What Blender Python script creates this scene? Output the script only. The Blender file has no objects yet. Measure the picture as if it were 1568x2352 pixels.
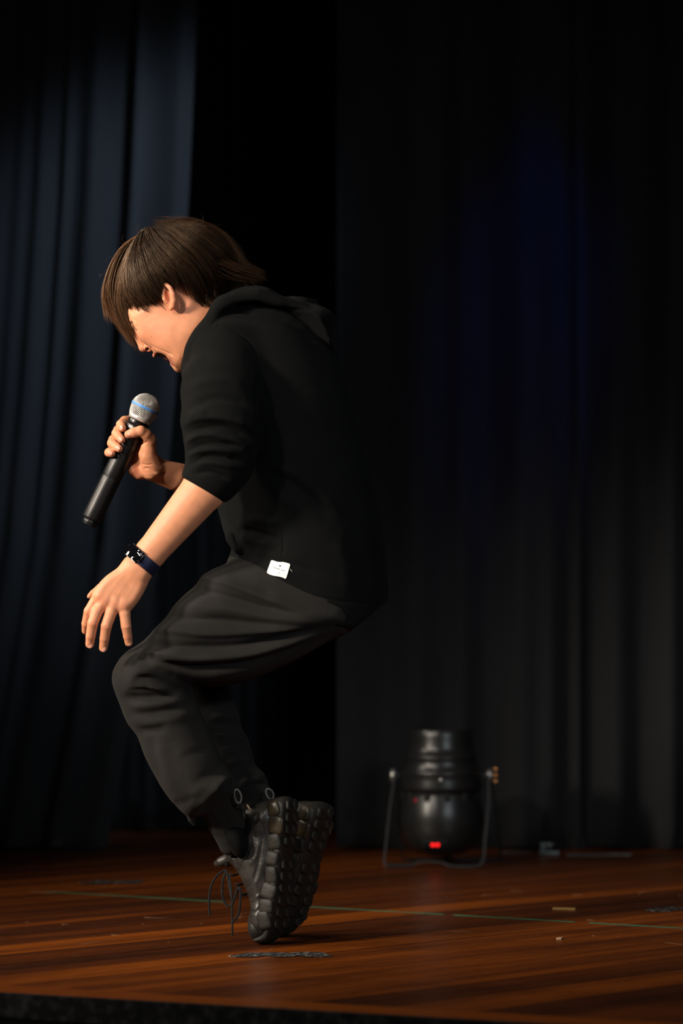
import bpy, bmesh, math, random, time
import numpy as np
from mathutils import Vector, Matrix, Euler
from mathutils.bvhtree import BVHTree

T0 = time.time()
random.seed(7)
RNG = np.random.default_rng(11)
scene = bpy.context.scene
COL = scene.collection
F32 = np.float32

# ------------------------------------------------------------------ camera
CAM_D = 5.0                    # camera to performer, metres
PXM = 1270.0                   # photograph pixels per metre at the performer
HOR = 1456.0                   # pixel row of the horizon
CAMZ = (2165.0 - HOR) / PXM    # camera height over the stage

cam_data = bpy.data.cameras.new('camera')
cam = bpy.data.objects.new('camera', cam_data)
COL.objects.link(cam)
cam.location = (0, -CAM_D, CAMZ)
cam.rotation_euler = (math.radians(90), 0, 0)
cam_data.sensor_fit = 'VERTICAL'
cam_data.sensor_height = 36.0
cam_data.sensor_width = 24.0
cam_data.lens = PXM * CAM_D / 2352.0 * 36.0
cam_data.shift_y = (HOR - 1176.0) / 2352.0
cam_data.clip_end = 60
cam_data.dof.use_dof = True
cam_data.dof.focus_distance = 4.97
cam_data.dof.aperture_fstop = 2.6
scene.camera = cam

scene.view_settings.view_transform = 'Standard'
scene.view_settings.look = 'None'
scene.view_settings.exposure = 0.0
scene.view_settings.gamma = 1.0
scene.view_settings.use_curve_mapping = False

world = bpy.data.worlds.new('dark_hall')
scene.world = world
world.use_nodes = True
world.node_tree.nodes['Background'].inputs[0].default_value = (0.75, 0.85, 1.0, 1)
world.node_tree.nodes['Background'].inputs[1].default_value = 0.012


def W(px, py, Y=0.0):
    """photograph pixel at depth Y -> point in the hall (metres)"""
    s = (CAM_D + Y) / CAM_D / PXM
    return ((px - 784.0) * s, Y, CAMZ + (HOR - py) * s)


def ground(px, py):
    """pixel of a point lying on the stage -> world"""
    s = CAMZ / (py - HOR)          # metres per pixel there
    return Vector(((px - 784.0) * s, s * PXM * CAM_D - CAM_D, 0.0))


def spot(name, loc, target, power, color, angle, blend=0.5, radius=0.15):
    l = bpy.data.lights.new(name, 'SPOT')
    l.energy = power
    l.color = color
    l.spot_size = math.radians(angle)
    l.spot_blend = blend
    l.shadow_soft_size = radius
    o = bpy.data.objects.new(name, l)
    COL.objects.link(o)
    o.location = loc
    d = Vector(target) - Vector(loc)
    o.rotation_euler = d.to_track_quat('-Z', 'Y').to_euler()
    return o


WARM = (1.0, 0.87, 0.72)
spot('stage_spot_key', (-3.4, -2.3, 2.1), (-0.30, 0, 0.72), 900, WARM, 28, 0.8, 0.26)
spot('stage_spot_side', (-3.6, -0.3, 2.7), (-0.30, 0, 0.72), 360, WARM, 48, 0.8, 0.22)
spot('stage_spot_front', (-2.4, -3.7, 3.2), (-0.25, -0.1, 0.75), 330, (1.0, 0.9, 0.8), 27, 0.7, 0.16)
spot('fill_spot_right', (1.6, -4.6, 1.9), (-0.15, 0, 0.5), 150, (0.86, 0.96, 1.0), 21, 0.8, 0.2)  # added fill, brightens the far calf, hoodie back and boot soles
spot('stage_spot_high', (-2.3, 1.5, 3.4), (-0.28, 0.1, 0.8), 90, (1.0, 0.85, 0.7), 34, 0.8, 0.14)
spot('curtain_spot_cool', (0.15, 1.0, 2.9), W(320, 660, 2.15), 170, (0.58, 0.76, 1.0), 33, 1.0, 0.08)
spot('curtain_spot_blue', (0.75, 1.25, 3.2), W(1205, 700, 2.15), 50, (0.008, 0.07, 1.0), 17, 1.0, 0.05)
spot('ambient_fill', (2.6, -4.4, 2.2), W(900, 1500, 2.1), 170, (0.88, 0.95, 1.0), 38, 1.0, 0.8)  # added broad spot standing in for dim ambient light on the curtains

# ------------------------------------------------------------------ helpers


def link(o, parent=None):
    COL.objects.link(o)
    if parent is not None:
        o.parent = parent
    return o


def tag(o, label=None, cat=None, group=None, kind=None):
    if label:
        o['label'] = label
    if cat:
        o['category'] = cat
    if group:
        o['group'] = group
    if kind:
        o['kind'] = kind
    return o


def empty(name, loc=(0, 0, 0), parent=None):
    o = bpy.data.objects.new(name, None)
    o.location = loc
    o.empty_display_size = 0.05
    return link(o, parent)


def build_mesh(name, V, Fc, smooth=True, tint=None, uv=None):
    """fast mesh from arrays; Fc (n,4) or (n,3)"""
    V = np.asarray(V, F32)
    Fc = np.asarray(Fc, np.int32)
    me = bpy.data.meshes.new(name)
    n, k = Fc.shape
    me.vertices.add(len(V))
    me.vertices.foreach_set('co', V.ravel())
    me.loops.add(n * k)
    me.loops.foreach_set('vertex_index', Fc.ravel())
    me.polygons.add(n)
    me.polygons.foreach_set('loop_start', np.arange(0, n * k, k, dtype=np.int32))
    me.polygons.foreach_set('use_smooth', np.full(n, smooth, dtype=bool))
    me.update(calc_edges=True)
    if tint is not None:
        ca = me.color_attributes.new('tint', 'FLOAT_COLOR', 'POINT')
        t = np.ones((len(V), 4), F32)
        t[:, :3] = tint
        ca.data.foreach_set('color', t.ravel())
    return me


def mesh_obj(name, me, mat, parent=None, loc=None, rot=None):
    if mat is not None and len(me.materials) == 0:
        me.materials.append(mat)
    o = bpy.data.objects.new(name, me)
    link(o, parent)
    if loc is not None:
        o.location = loc
    if rot is not None:
        o.rotation_euler = rot
    return o


def bm_mesh(name, bm, smooth=True):
    me = bpy.data.meshes.new(name)
    bmesh.ops.recalc_face_normals(bm, faces=bm.faces)
    if smooth:
        for f in bm.faces:
            f.smooth = True
    bm.to_mesh(me)
    bm.free()
    return me


def catmull(P, n):
    P = np.asarray(P, float)
    m = len(P)
    t = np.linspace(0, m - 1, n)
    i = np.clip(t.astype(int), 0, m - 2)
    f = (t - i)[:, None]
    p0 = P[np.clip(i - 1, 0, m - 1)]
    p1 = P[i]
    p2 = P[i + 1]
    p3 = P[np.clip(i + 2, 0, m - 1)]
    return 0.5 * (2 * p1 + (p2 - p0) * f + (2 * p0 - 5 * p1 + 4 * p2 - p3) * f ** 2 + (3 * p1 - p0 - 3 * p2 + p3) * f ** 3)


def tube_arrays(P, r, sides=8, closed=False, cap=True):
    """tube along points P (n,3); r scalar or (n,)"""
    P = np.asarray(P, float)
    n = len(P)
    r = np.broadcast_to(np.asarray(r, float), (n,))
    if closed:
        T = np.roll(P, -1, 0) - np.roll(P, 1, 0)
    else:
        T = np.gradient(P, axis=0)
    T /= np.linalg.norm(T, axis=1)[:, None] + 1e-12
    nrm = np.cross(T[0], [0.31, 0.74, 0.59])
    nrm /= np.linalg.norm(nrm)
    Ns = []
    for i in range(n):
        nrm = nrm - T[i] * np.dot(nrm, T[i])
        nrm /= np.linalg.norm(nrm) + 1e-12
        Ns.append(nrm)
    Ns = np.array(Ns)
    Bs = np.cross(T, Ns)
    a = np.linspace(0, 2 * math.pi, sides, endpoint=False)
    V = P[:, None, :] + r[:, None, None] * (np.cos(a)[None, :, None] * Ns[:, None, :] + np.sin(a)[None, :, None] * Bs[:, None, :])
    V = V.reshape(-1, 3)
    Fc = []
    m = n if closed else n - 1
    for i in range(m):
        j = (i + 1) % n
        for k in range(sides):
            l = (k + 1) % sides
            Fc.append((i * sides + k, i * sides + l, j * sides + l, j * sides + k))
    if cap and not closed:
        c0, c1 = len(V), len(V) + 1
        V = np.vstack([V, P[0], P[-1]])
        for k in range(sides):
            l = (k + 1) % sides
            Fc.append((c0, l, k, k))
            Fc.append((c1, (n - 1) * sides + k, (n - 1) * sides + l, (n - 1) * sides + l))
    return V, Fc


def tube_mesh(name, P, r, sides=8, closed=False):
    V, Fc = tube_arrays(P, r, sides, closed)
    me = bpy.data.meshes.new(name)
    me.from_pydata([tuple(v) for v in V], [], [tuple(dict.fromkeys(f)) for f in Fc])
    for p in me.polygons:
        p.use_smooth = True
    me.update()
    return me


def lathe_mesh(name, prof, segs=48, smooth=True, cap=True):
    """profile [(r, z)] about local Z"""
    V, Fc = [], []
    a = [2 * math.pi * i / segs for i in range(segs)]
    for r, z in prof:
        for t in a:
            V.append((r * math.cos(t), r * math.sin(t), z))
    for i in range(len(prof) - 1):
        for k in range(segs):
            l = (k + 1) % segs
            Fc.append((i * segs + k, i * segs + l, (i + 1) * segs + l, (i + 1) * segs + k))
    if cap:
        Fc.append(tuple(range(segs))[::-1])
        Fc.append(tuple((len(prof) - 1) * segs + k for k in range(segs)))
    me = bpy.data.meshes.new(name)
    me.from_pydata(V, [], Fc)
    for p in me.polygons:
        p.use_smooth = smooth and len(p.vertices) == 4
    me.update()
    return me


def box_bm(size, bevel=0.0, seg=2):
    bm = bmesh.new()
    bmesh.ops.create_cube(bm, size=1)
    bmesh.ops.scale(bm, vec=size, verts=bm.verts)
    if bevel:
        bmesh.ops.bevel(bm, geom=bm.edges[:], offset=bevel, segments=seg, affect='EDGES', profile=0.6)
    return bm


# ------------------------------------------------------------------ materials
def principled(name, color, rough=0.6, metal=0.0, spec=0.5):
    m = bpy.data.materials.new(name)
    m.use_nodes = True
    b = m.node_tree.nodes['Principled BSDF']
    b.inputs['Base Color'].default_value = (*color, 1)
    b.inputs['Roughness'].default_value = rough
    b.inputs['Metallic'].default_value = metal
    b.inputs['Specular IOR Level'].default_value = spec
    return m, m.node_tree, b


def add_bump(nt, b, scale, strength, dist=0.001, detail=4, coords='Object', stretch=None):
    tc = nt.nodes.new('ShaderNodeTexCoord')
    nz = nt.nodes.new('ShaderNodeTexNoise')
    nz.inputs['Scale'].default_value = scale
    nz.inputs['Detail'].default_value = detail
    bp = nt.nodes.new('ShaderNodeBump')
    bp.inputs['Strength'].default_value = strength
    bp.inputs['Distance'].default_value = dist
    src = tc.outputs[coords]
    if stretch:
        mp = nt.nodes.new('ShaderNodeMapping')
        mp.inputs['Scale'].default_value = stretch
        nt.links.new(src, mp.inputs[0])
        src = mp.outputs[0]
    nt.links.new(src, nz.inputs['Vector'])
    nt.links.new(nz.outputs['Fac'], bp.inputs['Height'])
    nt.links.new(bp.outputs[0], b.inputs['Normal'])
    return nz


def color_noise(nt, b, c1, c2, scale, detail=3, stretch=None, lo=0.3, hi=0.7, coords='Object'):
    tc = nt.nodes.new('ShaderNodeTexCoord')
    nz = nt.nodes.new('ShaderNodeTexNoise')
    nz.inputs['Scale'].default_value = scale
    nz.inputs['Detail'].default_value = detail
    src = tc.outputs[coords]
    if stretch:
        mp = nt.nodes.new('ShaderNodeMapping')
        mp.inputs['Scale'].default_value = stretch
        nt.links.new(src, mp.inputs[0])
        src = mp.outputs[0]
    nt.links.new(src, nz.inputs['Vector'])
    cr = nt.nodes.new('ShaderNodeValToRGB')
    cr.color_ramp.elements[0].position = lo
    cr.color_ramp.elements[1].position = hi
    cr.color_ramp.elements[0].color = (*c1, 1)
    cr.color_ramp.elements[1].color = (*c2, 1)
    nt.links.new(nz.outputs['Fac'], cr.inputs[0])
    nt.links.new(cr.outputs[0], b.inputs['Base Color'])
    return cr


def cloth_mat(name, c1, c2, scale=6, sheen=0.15, weave=900, rough=0.9):
    m, nt, b = principled(name, c1, rough, 0, 0.12)
    color_noise(nt, b, c1, c2, scale, 5)
    add_bump(nt, b, weave, 0.35, 0.0006, 2)
    b.inputs['Sheen Weight'].default_value = sheen
    b.inputs['Sheen Roughness'].default_value = 0.6
    b.inputs['Sheen Tint'].default_value = (0.6, 0.62, 0.62, 1)
    return m


M = {}
# skin: colour comes from the modelled tint (lips, nails, flush) with fine mottling
m, nt, b = principled('skin', (0.7, 0.34, 0.2), 0.5, 0, 0.35)
at = nt.nodes.new('ShaderNodeAttribute')
at.attribute_name = 'tint'
tc = nt.nodes.new('ShaderNodeTexCoord')
nz = nt.nodes.new('ShaderNodeTexNoise')
nz.inputs['Scale'].default_value = 55
nz.inputs['Detail'].default_value = 6
nt.links.new(tc.outputs['Object'], nz.inputs['Vector'])
mr = nt.nodes.new('ShaderNodeMapRange')
mr.inputs[1].default_value = 0.3
mr.inputs[2].default_value = 0.7
mr.inputs[3].default_value = 0.9
mr.inputs[4].default_value = 1.08
nt.links.new(nz.outputs['Fac'], mr.inputs[0])
mx = nt.nodes.new('ShaderNodeVectorMath')
mx.operation = 'SCALE'
nt.links.new(at.outputs['Color'], mx.inputs[0])
nt.links.new(mr.outputs[0], mx.inputs['Scale'])
nt.links.new(mx.outputs[0], b.inputs['Base Color'])
b.inputs['Subsurface Weight'].default_value = 0.18
b.inputs['Subsurface Radius'].default_value = (1.0, 0.35, 0.18)
b.inputs['Subsurface Scale'].default_value = 0.008
nz2 = nt.nodes.new('ShaderNodeTexNoise')
nz2.inputs['Scale'].default_value = 700
nz2.inputs['Detail'].default_value = 3
nt.links.new(tc.outputs['Object'], nz2.inputs['Vector'])
bp = nt.nodes.new('ShaderNodeBump')
bp.inputs['Strength'].default_value = 0.12
bp.inputs['Distance'].default_value = 0.0005
nt.links.new(nz2.outputs['Fac'], bp.inputs['Height'])
nt.links.new(bp.outputs[0], b.inputs['Normal'])
M['skin'] = m

m, nt, b = principled('nail', (0.72, 0.345, 0.235), 0.3, 0, 0.5)
M['nail'] = m
m, nt, b = principled('teeth', (0.36, 0.25, 0.13), 0.25, 0, 0.5)
M['teeth'] = m
m, nt, b = principled('tongue', (0.10, 0.022, 0.018), 0.35, 0, 0.5)
M['tongue'] = m

M['lash'], nt, b = principled('lash', (0.012, 0.006, 0.004), 0.6)
m, nt, b = principled('hair', (0.03, 0.014, 0.007), 0.40, 0, 0.36)
b.inputs['Specular Tint'].default_value = (1.0, 0.72, 0.5, 1)
at = nt.nodes.new('ShaderNodeAttribute')
at.attribute_name = 'tint'
nt.links.new(at.outputs['Color'], b.inputs['Base Color'])
M['hair'] = m

M['hoodie'] = cloth_mat('black_fleece', (0.0021, 0.0024, 0.00245), (0.0032, 0.0035, 0.0035), 9, 0.010, 800)
M['trousers'] = cloth_mat('charcoal_twill', (0.0125, 0.0117, 0.0109), (0.019, 0.0176, 0.0162), 12, 0.03, 1100)
M['cuff'] = cloth_mat('dark_rib', (0.006, 0.006, 0.006), (0.009, 0.0087, 0.0084), 20, 0.03, 1200)
M['cord'], nt, b = principled('grey_cord', (0.11, 0.12, 0.12), 0.6)
add_bump(nt, b, 1500, 0.4, 0.0005)
M['aglet'], nt, b = principled('aglet', (0.32, 0.25, 0.15), 0.3)
M['lace'] = cloth_mat('lace', (0.006, 0.006, 0.0065), (0.012, 0.012, 0.012), 60, 0.1, 2000)
m, nt, b = principled('boot_leather', (0.02, 0.018, 0.016), 0.38, 0, 0.5)
color_noise(nt, b, (0.014, 0.0130, 0.0122), (0.044, 0.039, 0.033), 35, 8, lo=0.35, hi=0.75)
add_bump(nt, b, 220, 0.5, 0.0012, 6)
M['leather'] = m
m, nt, b = principled('boot_sole', (0.02, 0.019, 0.016), 0.58, 0, 0.35)
color_noise(nt, b, (0.009, 0.009, 0.009), (0.028, 0.025, 0.018), 28, 8, lo=0.35, hi=0.8)
add_bump(nt, b, 160, 0.6, 0.0015, 6)
M['sole'] = m
m, nt, b = principled('boot_midsole', (0.07, 0.045, 0.018), 0.4, 0, 0.5)
color_noise(nt, b, (0.020, 0.018, 0.013), (0.070, 0.048, 0.020), 45, 6, lo=0.4, hi=0.75)
add_bump(nt, b, 200, 0.4, 0.001, 5)
M['midsole'] = m

m, nt, b = principled('white_label', (0.86, 0.85, 0.8), 0.8)
add_bump(nt, b, 1600, 0.3, 0.0004)
M['label'] = m
M['ink'], nt, b = principled('grey_ink', (0.07, 0.07, 0.08), 0.8)

M['watch_glass'], nt, b = principled('watch_glass', (0.002, 0.002, 0.003), 0.04, 0, 0.8)
M['watch_case'], nt, b = principled('watch_case', (0.012, 0.012, 0.014), 0.28, 0.4, 0.5)
M['strap'], nt, b = principled('navy_strap', (0.008, 0.011, 0.042), 0.55, 0, 0.4)
add_bump(nt, b, 600, 0.2, 0.0004)

M['mic_metal'], nt, b = principled('grille_metal', (0.74, 0.72, 0.69), 0.32, 0.55, 0.5)
M['mic_foam'], nt, b = principled('grille_foam', (0.006, 0.006, 0.006), 0.95)
M['mic_ring'], nt, b = principled('blue_ring', (0.10, 0.30, 0.72), 0.4, 0, 0.5)
m, nt, b = principled('mic_body', (0.012, 0.012, 0.0125), 0.36, 0.35, 0.5)
add_bump(nt, b, 1400, 0.25, 0.0004, 3)
M['mic_body'] = m
M['mic_black'], nt, b = principled('mic_black', (0.004, 0.004, 0.004), 0.3, 0, 0.5)
M['mic_text'], nt, b = principled('silver_print', (0.7, 0.7, 0.7), 0.5)

m, nt, b = principled('can_paint', (0.022, 0.0225, 0.023), 0.30, 0.5, 0.5)
add_bump(nt, b, 300, 0.15, 0.0005)
M['can'] = m
M['can_dark'], nt, b = principled('can_hole', (0.001, 0.001, 0.001), 0.9)
M['bracket'], nt, b = principled('bracket_paint', (0.008, 0.0085, 0.009), 0.55, 0.1)
M['knob'], nt, b = principled('steel_knob', (0.42, 0.42, 0.40), 0.35, 0.8)
M['brass'], nt, b = principled('brass_wing', (0.55, 0.26, 0.10), 0.3, 0.9)
m, nt, b = principled('led_red', (0.2, 0.0, 0.0), 0.4)
b.inputs['Emission Color'].default_value = (1.0, 0.012, 0.012, 1)
b.inputs['Emission Strength'].default_value = 2.6
M['led'] = m
m, nt, b = principled('led_dim', (0.1, 0.0, 0.0), 0.4)
b.inputs['Emission Color'].default_value = (1.0, 0.03, 0.08, 1)
b.inputs['Emission Strength'].default_value = 0.10
M['led_dim'] = m


def drape_mat(name, c):
    m, nt, b = principled(name, c, 0.95, 0, 0.05)
    color_noise(nt, b, tuple(x * 0.85 for x in c), tuple(x * 1.12 for x in c), 3, 4, stretch=(3, 3, 0.5))
    add_bump(nt, b, 700, 0.3, 0.001, 2)
    b.inputs['Sheen Weight'].default_value = 0.08
    return m


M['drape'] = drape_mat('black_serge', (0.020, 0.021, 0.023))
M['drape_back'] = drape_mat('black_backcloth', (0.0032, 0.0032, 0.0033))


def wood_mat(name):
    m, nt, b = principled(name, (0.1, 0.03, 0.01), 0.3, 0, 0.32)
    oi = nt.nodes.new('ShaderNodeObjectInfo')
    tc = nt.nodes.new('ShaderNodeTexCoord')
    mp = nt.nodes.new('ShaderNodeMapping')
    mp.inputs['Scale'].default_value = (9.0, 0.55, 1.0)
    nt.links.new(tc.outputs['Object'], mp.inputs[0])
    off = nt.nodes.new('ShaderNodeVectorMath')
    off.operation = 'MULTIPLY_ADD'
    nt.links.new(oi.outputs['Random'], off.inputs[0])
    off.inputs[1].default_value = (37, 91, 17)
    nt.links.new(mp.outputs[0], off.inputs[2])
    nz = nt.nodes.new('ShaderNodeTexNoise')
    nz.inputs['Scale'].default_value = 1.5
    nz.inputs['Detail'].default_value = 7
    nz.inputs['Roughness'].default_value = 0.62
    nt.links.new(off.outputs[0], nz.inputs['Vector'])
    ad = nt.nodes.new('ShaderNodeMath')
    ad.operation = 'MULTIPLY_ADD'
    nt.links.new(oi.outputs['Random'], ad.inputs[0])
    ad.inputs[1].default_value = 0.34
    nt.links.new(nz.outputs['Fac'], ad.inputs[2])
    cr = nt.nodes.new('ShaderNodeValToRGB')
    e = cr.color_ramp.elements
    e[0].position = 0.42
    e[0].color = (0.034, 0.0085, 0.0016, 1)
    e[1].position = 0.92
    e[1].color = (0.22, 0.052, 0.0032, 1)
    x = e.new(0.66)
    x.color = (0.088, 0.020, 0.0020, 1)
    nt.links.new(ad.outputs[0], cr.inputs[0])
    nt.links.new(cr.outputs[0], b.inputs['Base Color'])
    # fine scratches in the varnish
    mp2 = nt.nodes.new('ShaderNodeMapping')
    mp2.inputs['Scale'].default_value = (60, 6, 1)
    nt.links.new(tc.outputs['Object'], mp2.inputs[0])
    n2 = nt.nodes.new('ShaderNodeTexNoise')
    n2.inputs['Scale'].default_value = 3
    n2.inputs['Detail'].default_value = 6
    nt.links.new(mp2.outputs[0], n2.inputs['Vector'])
    rr = nt.nodes.new('ShaderNodeMapRange')
    rr.inputs[1].default_value = 0.3
    rr.inputs[2].default_value = 0.75
    rr.inputs[3].default_value = 0.24
    rr.inputs[4].default_value = 0.5
    nt.links.new(n2.outputs['Fac'], rr.inputs[0])
    nt.links.new(rr.outputs[0], b.inputs['Roughness'])
    bp = nt.nodes.new('ShaderNodeBump')
    bp.inputs['Strength'].default_value = 0.12
    bp.inputs['Distance'].default_value = 0.0006
    nt.links.new(n2.outputs['Fac'], bp.inputs['Height'])
    nt.links.new(bp.outputs[0], b.inputs['Normal'])
    return m


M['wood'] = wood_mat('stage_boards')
M['wood_edge'] = wood_mat('edge_board')
for n_ in M['wood_edge'].node_tree.nodes:
    if n_.type == 'MATH':
        n_.inputs[0].default_value = 1.35
        for l_ in list(M['wood_edge'].node_tree.links):
            if l_.to_socket == n_.inputs[0]:
                M['wood_edge'].node_tree.links.remove(l_)
M['nosing'], nt, b = principled('black_nosing', (0.02, 0.021, 0.022), 0.42, 0.2)
color_noise(nt, b, (0.008, 0.008, 0.009), (0.06, 0.062, 0.064), 60, 6, lo=0.45, hi=0.8)
M['stage_front'], nt, b = principled('black_skirt', (0.004, 0.004, 0.004), 0.9)
M['green_tape'], nt, b = principled('green_tape', (0.012, 0.12, 0.055), 0.5)
m, nt, b = principled('worn_tape', (0.02, 0.02, 0.022), 0.5)
color_noise(nt, b, (0.012, 0.012, 0.014), (0.34, 0.31, 0.28), 90, 7, lo=0.50, hi=0.80)
add_bump(nt, b, 120, 0.6, 0.002)
M['tape'] = m
M['scrap'], nt, b = principled('yellow_scrap', (0.36, 0.21, 0.055), 0.6)
M['chip'], nt, b = principled('pale_chip', (0.30, 0.19, 0.11), 0.7)
M['clamp'], nt, b = principled('grey_clamp', (0.16, 0.19, 0.2), 0.45, 0.5)

# ------------------------------------------------------------------ stage
PLANK_DIR = Vector((math.sin(math.radians(47)), math.cos(math.radians(47)), 0))
plank_rot = -math.radians(47)
e0 = ground(0, 2283)
e1 = ground(1568, 2373)
edge_dir = (e1 - e0).normalized()
edge_n = Vector((-edge_dir.y, edge_dir.x, 0))     # towards upstage
if edge_n.y < 0:
    edge_n = -edge_n

floor = empty('floor', (0, 0, 0))
tag(floor, kind='structure')


def clip_poly(poly, p0, n):
    out = []
    for i in range(len(poly)):
        a, c = poly[i], poly[(i + 1) % len(poly)]
        da, dc = (a - p0).dot(n), (c - p0).dot(n)
        if da >= 0:
            out.append(a)
        if (da >= 0) != (dc >= 0):
            out.append(a + (c - a) * (da / (da - dc)))
    return out


def slab_mesh(name, poly2, z0, z1, gap=0.0):
    bm = bmesh.new()
    top = [bm.verts.new((p.x, p.y, z1)) for p in poly2]
    bot = [bm.verts.new((p.x, p.y, z0)) for p in poly2]
    bm.faces.new(top)
    bm.faces.new(bot[::-1])
    n = len(poly2)
    for i in range(n):
        bm.faces.new((top[i], bot[i], bot[(i + 1) % n], top[(i + 1) % n]))
    return bm_mesh(name, bm, smooth=False)


side = Vector((PLANK_DIR.y, -PLANK_DIR.x, 0))
PW = 0.118
border_in = e0 + edge_n * 0.095
cx = Vector((0.0, 0.6, 0))
rotm = Matrix.Rotation(-plank_rot, 3, 'Z')
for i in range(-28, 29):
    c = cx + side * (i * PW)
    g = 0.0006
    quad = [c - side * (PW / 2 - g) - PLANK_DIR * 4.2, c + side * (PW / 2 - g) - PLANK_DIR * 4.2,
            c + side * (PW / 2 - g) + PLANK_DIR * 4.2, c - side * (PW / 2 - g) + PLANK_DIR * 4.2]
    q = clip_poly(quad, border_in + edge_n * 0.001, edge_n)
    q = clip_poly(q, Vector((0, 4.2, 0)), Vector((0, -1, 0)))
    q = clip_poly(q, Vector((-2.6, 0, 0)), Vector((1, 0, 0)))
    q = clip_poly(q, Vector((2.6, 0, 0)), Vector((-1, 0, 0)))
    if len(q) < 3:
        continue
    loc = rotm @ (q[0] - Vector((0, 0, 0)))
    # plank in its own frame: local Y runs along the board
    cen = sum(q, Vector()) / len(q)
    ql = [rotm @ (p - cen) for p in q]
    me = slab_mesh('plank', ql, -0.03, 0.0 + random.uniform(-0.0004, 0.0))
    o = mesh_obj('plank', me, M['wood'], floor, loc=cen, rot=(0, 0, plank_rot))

# border board along the stage edge
bq = [e0 - edge_dir * 2.5, e0 + edge_dir * 4.5, e0 + edge_dir * 4.5 + edge_n * 0.095, e0 - edge_dir * 2.5 + edge_n * 0.095]
bcen = sum(bq, Vector()) / 4
ang = math.atan2(edge_dir.y, edge_dir.x) - math.pi / 2
rb = Matrix.Rotation(-ang, 3, 'Z')
mesh_obj('border_plank', slab_mesh('border_plank', [rb @ (p - bcen) for p in bq], -0.03, 0.0), M['wood_edge'], floor, loc=bcen, rot=(0, 0, ang))

# metal nosing and black stage front
nq = [e0 - edge_dir * 2.5 - edge_n * 0.012, e0 + edge_dir * 4.5 - edge_n * 0.012, e0 + edge_dir * 4.5 - edge_n * 0.0005, e0 - edge_dir * 2.5 - edge_n * 0.0005]
bm = bmesh.new()
me = slab_mesh('trim_1', nq, -0.035, 0.003)
tag(mesh_obj('trim_1', me, M['nosing']), kind='structure')
fq = [e0 - edge_dir * 2.5 - edge_n * 0.008, e0 + edge_dir * 4.5 - edge_n * 0.008, e0 + edge_dir * 4.5 - edge_n * 0.001, e0 - edge_dir * 2.5 - edge_n * 0.001]
tag(mesh_obj('wall_stage_front', slab_mesh('wall_stage_front', fq, -0.9, -0.036), M['stage_front']), kind='structure')
hf = [Vector((-4, -5.5, 0)), Vector((5, -5.5, 0)), Vector((5, 4.2, 0)), Vector((-4, 4.2, 0))]
tag(mesh_obj('floor_hall', slab_mesh('floor_hall', hf, -0.95, -0.9), M['stage_front']), kind='structure')


# ------------------------------------------------------------------ curtains
def gauss(x, c, w):
    return np.exp(-((x - c) / w) ** 2)


def curtain(name, label, Y, xs, ys, edge_l, edge_r, ridges, mat, thick=0.004, amp=0.055, extra=0.0):
    """hanging cloth; edge_l/edge_r: functions row->pixel column; ridges: (u, width, height)"""
    nu, nv = xs, ys
    u = np.linspace(0, 1, nu)
    prof = np.zeros(nu)
    for c, w, h in ridges:
        prof += h * gauss(u, c, w)
    rows = np.linspace(-140, 1, nv)
    zt = W(0, -160, Y)[2]
    zs = np.linspace(0.006, zt, nv)
    V = np.zeros((nv, nu, 3))
    for j, z in enumerate(zs):
        s = (CAM_D + Y) / CAM_D / PXM
        py = HOR - (z - CAMZ) / s
        xl = (edge_l(py) - 784) * s
        xr = (edge_r(py) - 784) * s
        V[j, :, 0] = xl + u * (xr - xl)
        k = 0.75 + 0.25 * (1 - z / zt)
        V[j, :, 1] = Y - amp * prof * k + 0.004 * np.sin(u * 23 + z * 1.7)
        V[j, :, 2] = z + (0.004 * np.sin(u * 40) if j == 0 else 0)
    front = V.reshape(-1, 3)
    back = front + np.array([0, thick, 0])
    n = nu * nv
    allv = np.vstack([front, back])
    Fc = []
    for j in range(nv - 1):
        a = j * nu + np.arange(nu - 1)
        Fc.append(np.stack([a, a + 1, a + nu + 1, a + nu], 1))
        Fc.append(np.stack([n + a, n + a + nu, n + a + nu + 1, n + a + 1], 1))
    for k in (0, nu - 1):
        a = np.arange(nv - 1) * nu + k
        Fc.append(np.stack([a, a + nu, n + a + nu, n + a], 1))
    a = np.arange(nu - 1)
    Fc.append(np.stack([a, n + a, n + a + 1, a + 1], 1))
    a = (nv - 1) * nu + np.arange(nu - 1)
    Fc.append(np.stack([a, a + 1, n + a + 1, n + a], 1))
    o = mesh_obj(name, build_mesh(name, allv, np.vstack(Fc)), mat)
    tag(o, label, 'curtain')
    return o


def interp(tab):
    xs = [t[0] for t in tab]
    ys = [t[1] for t in tab]
    return lambda p: float(np.interp(p, xs, ys))


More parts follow.
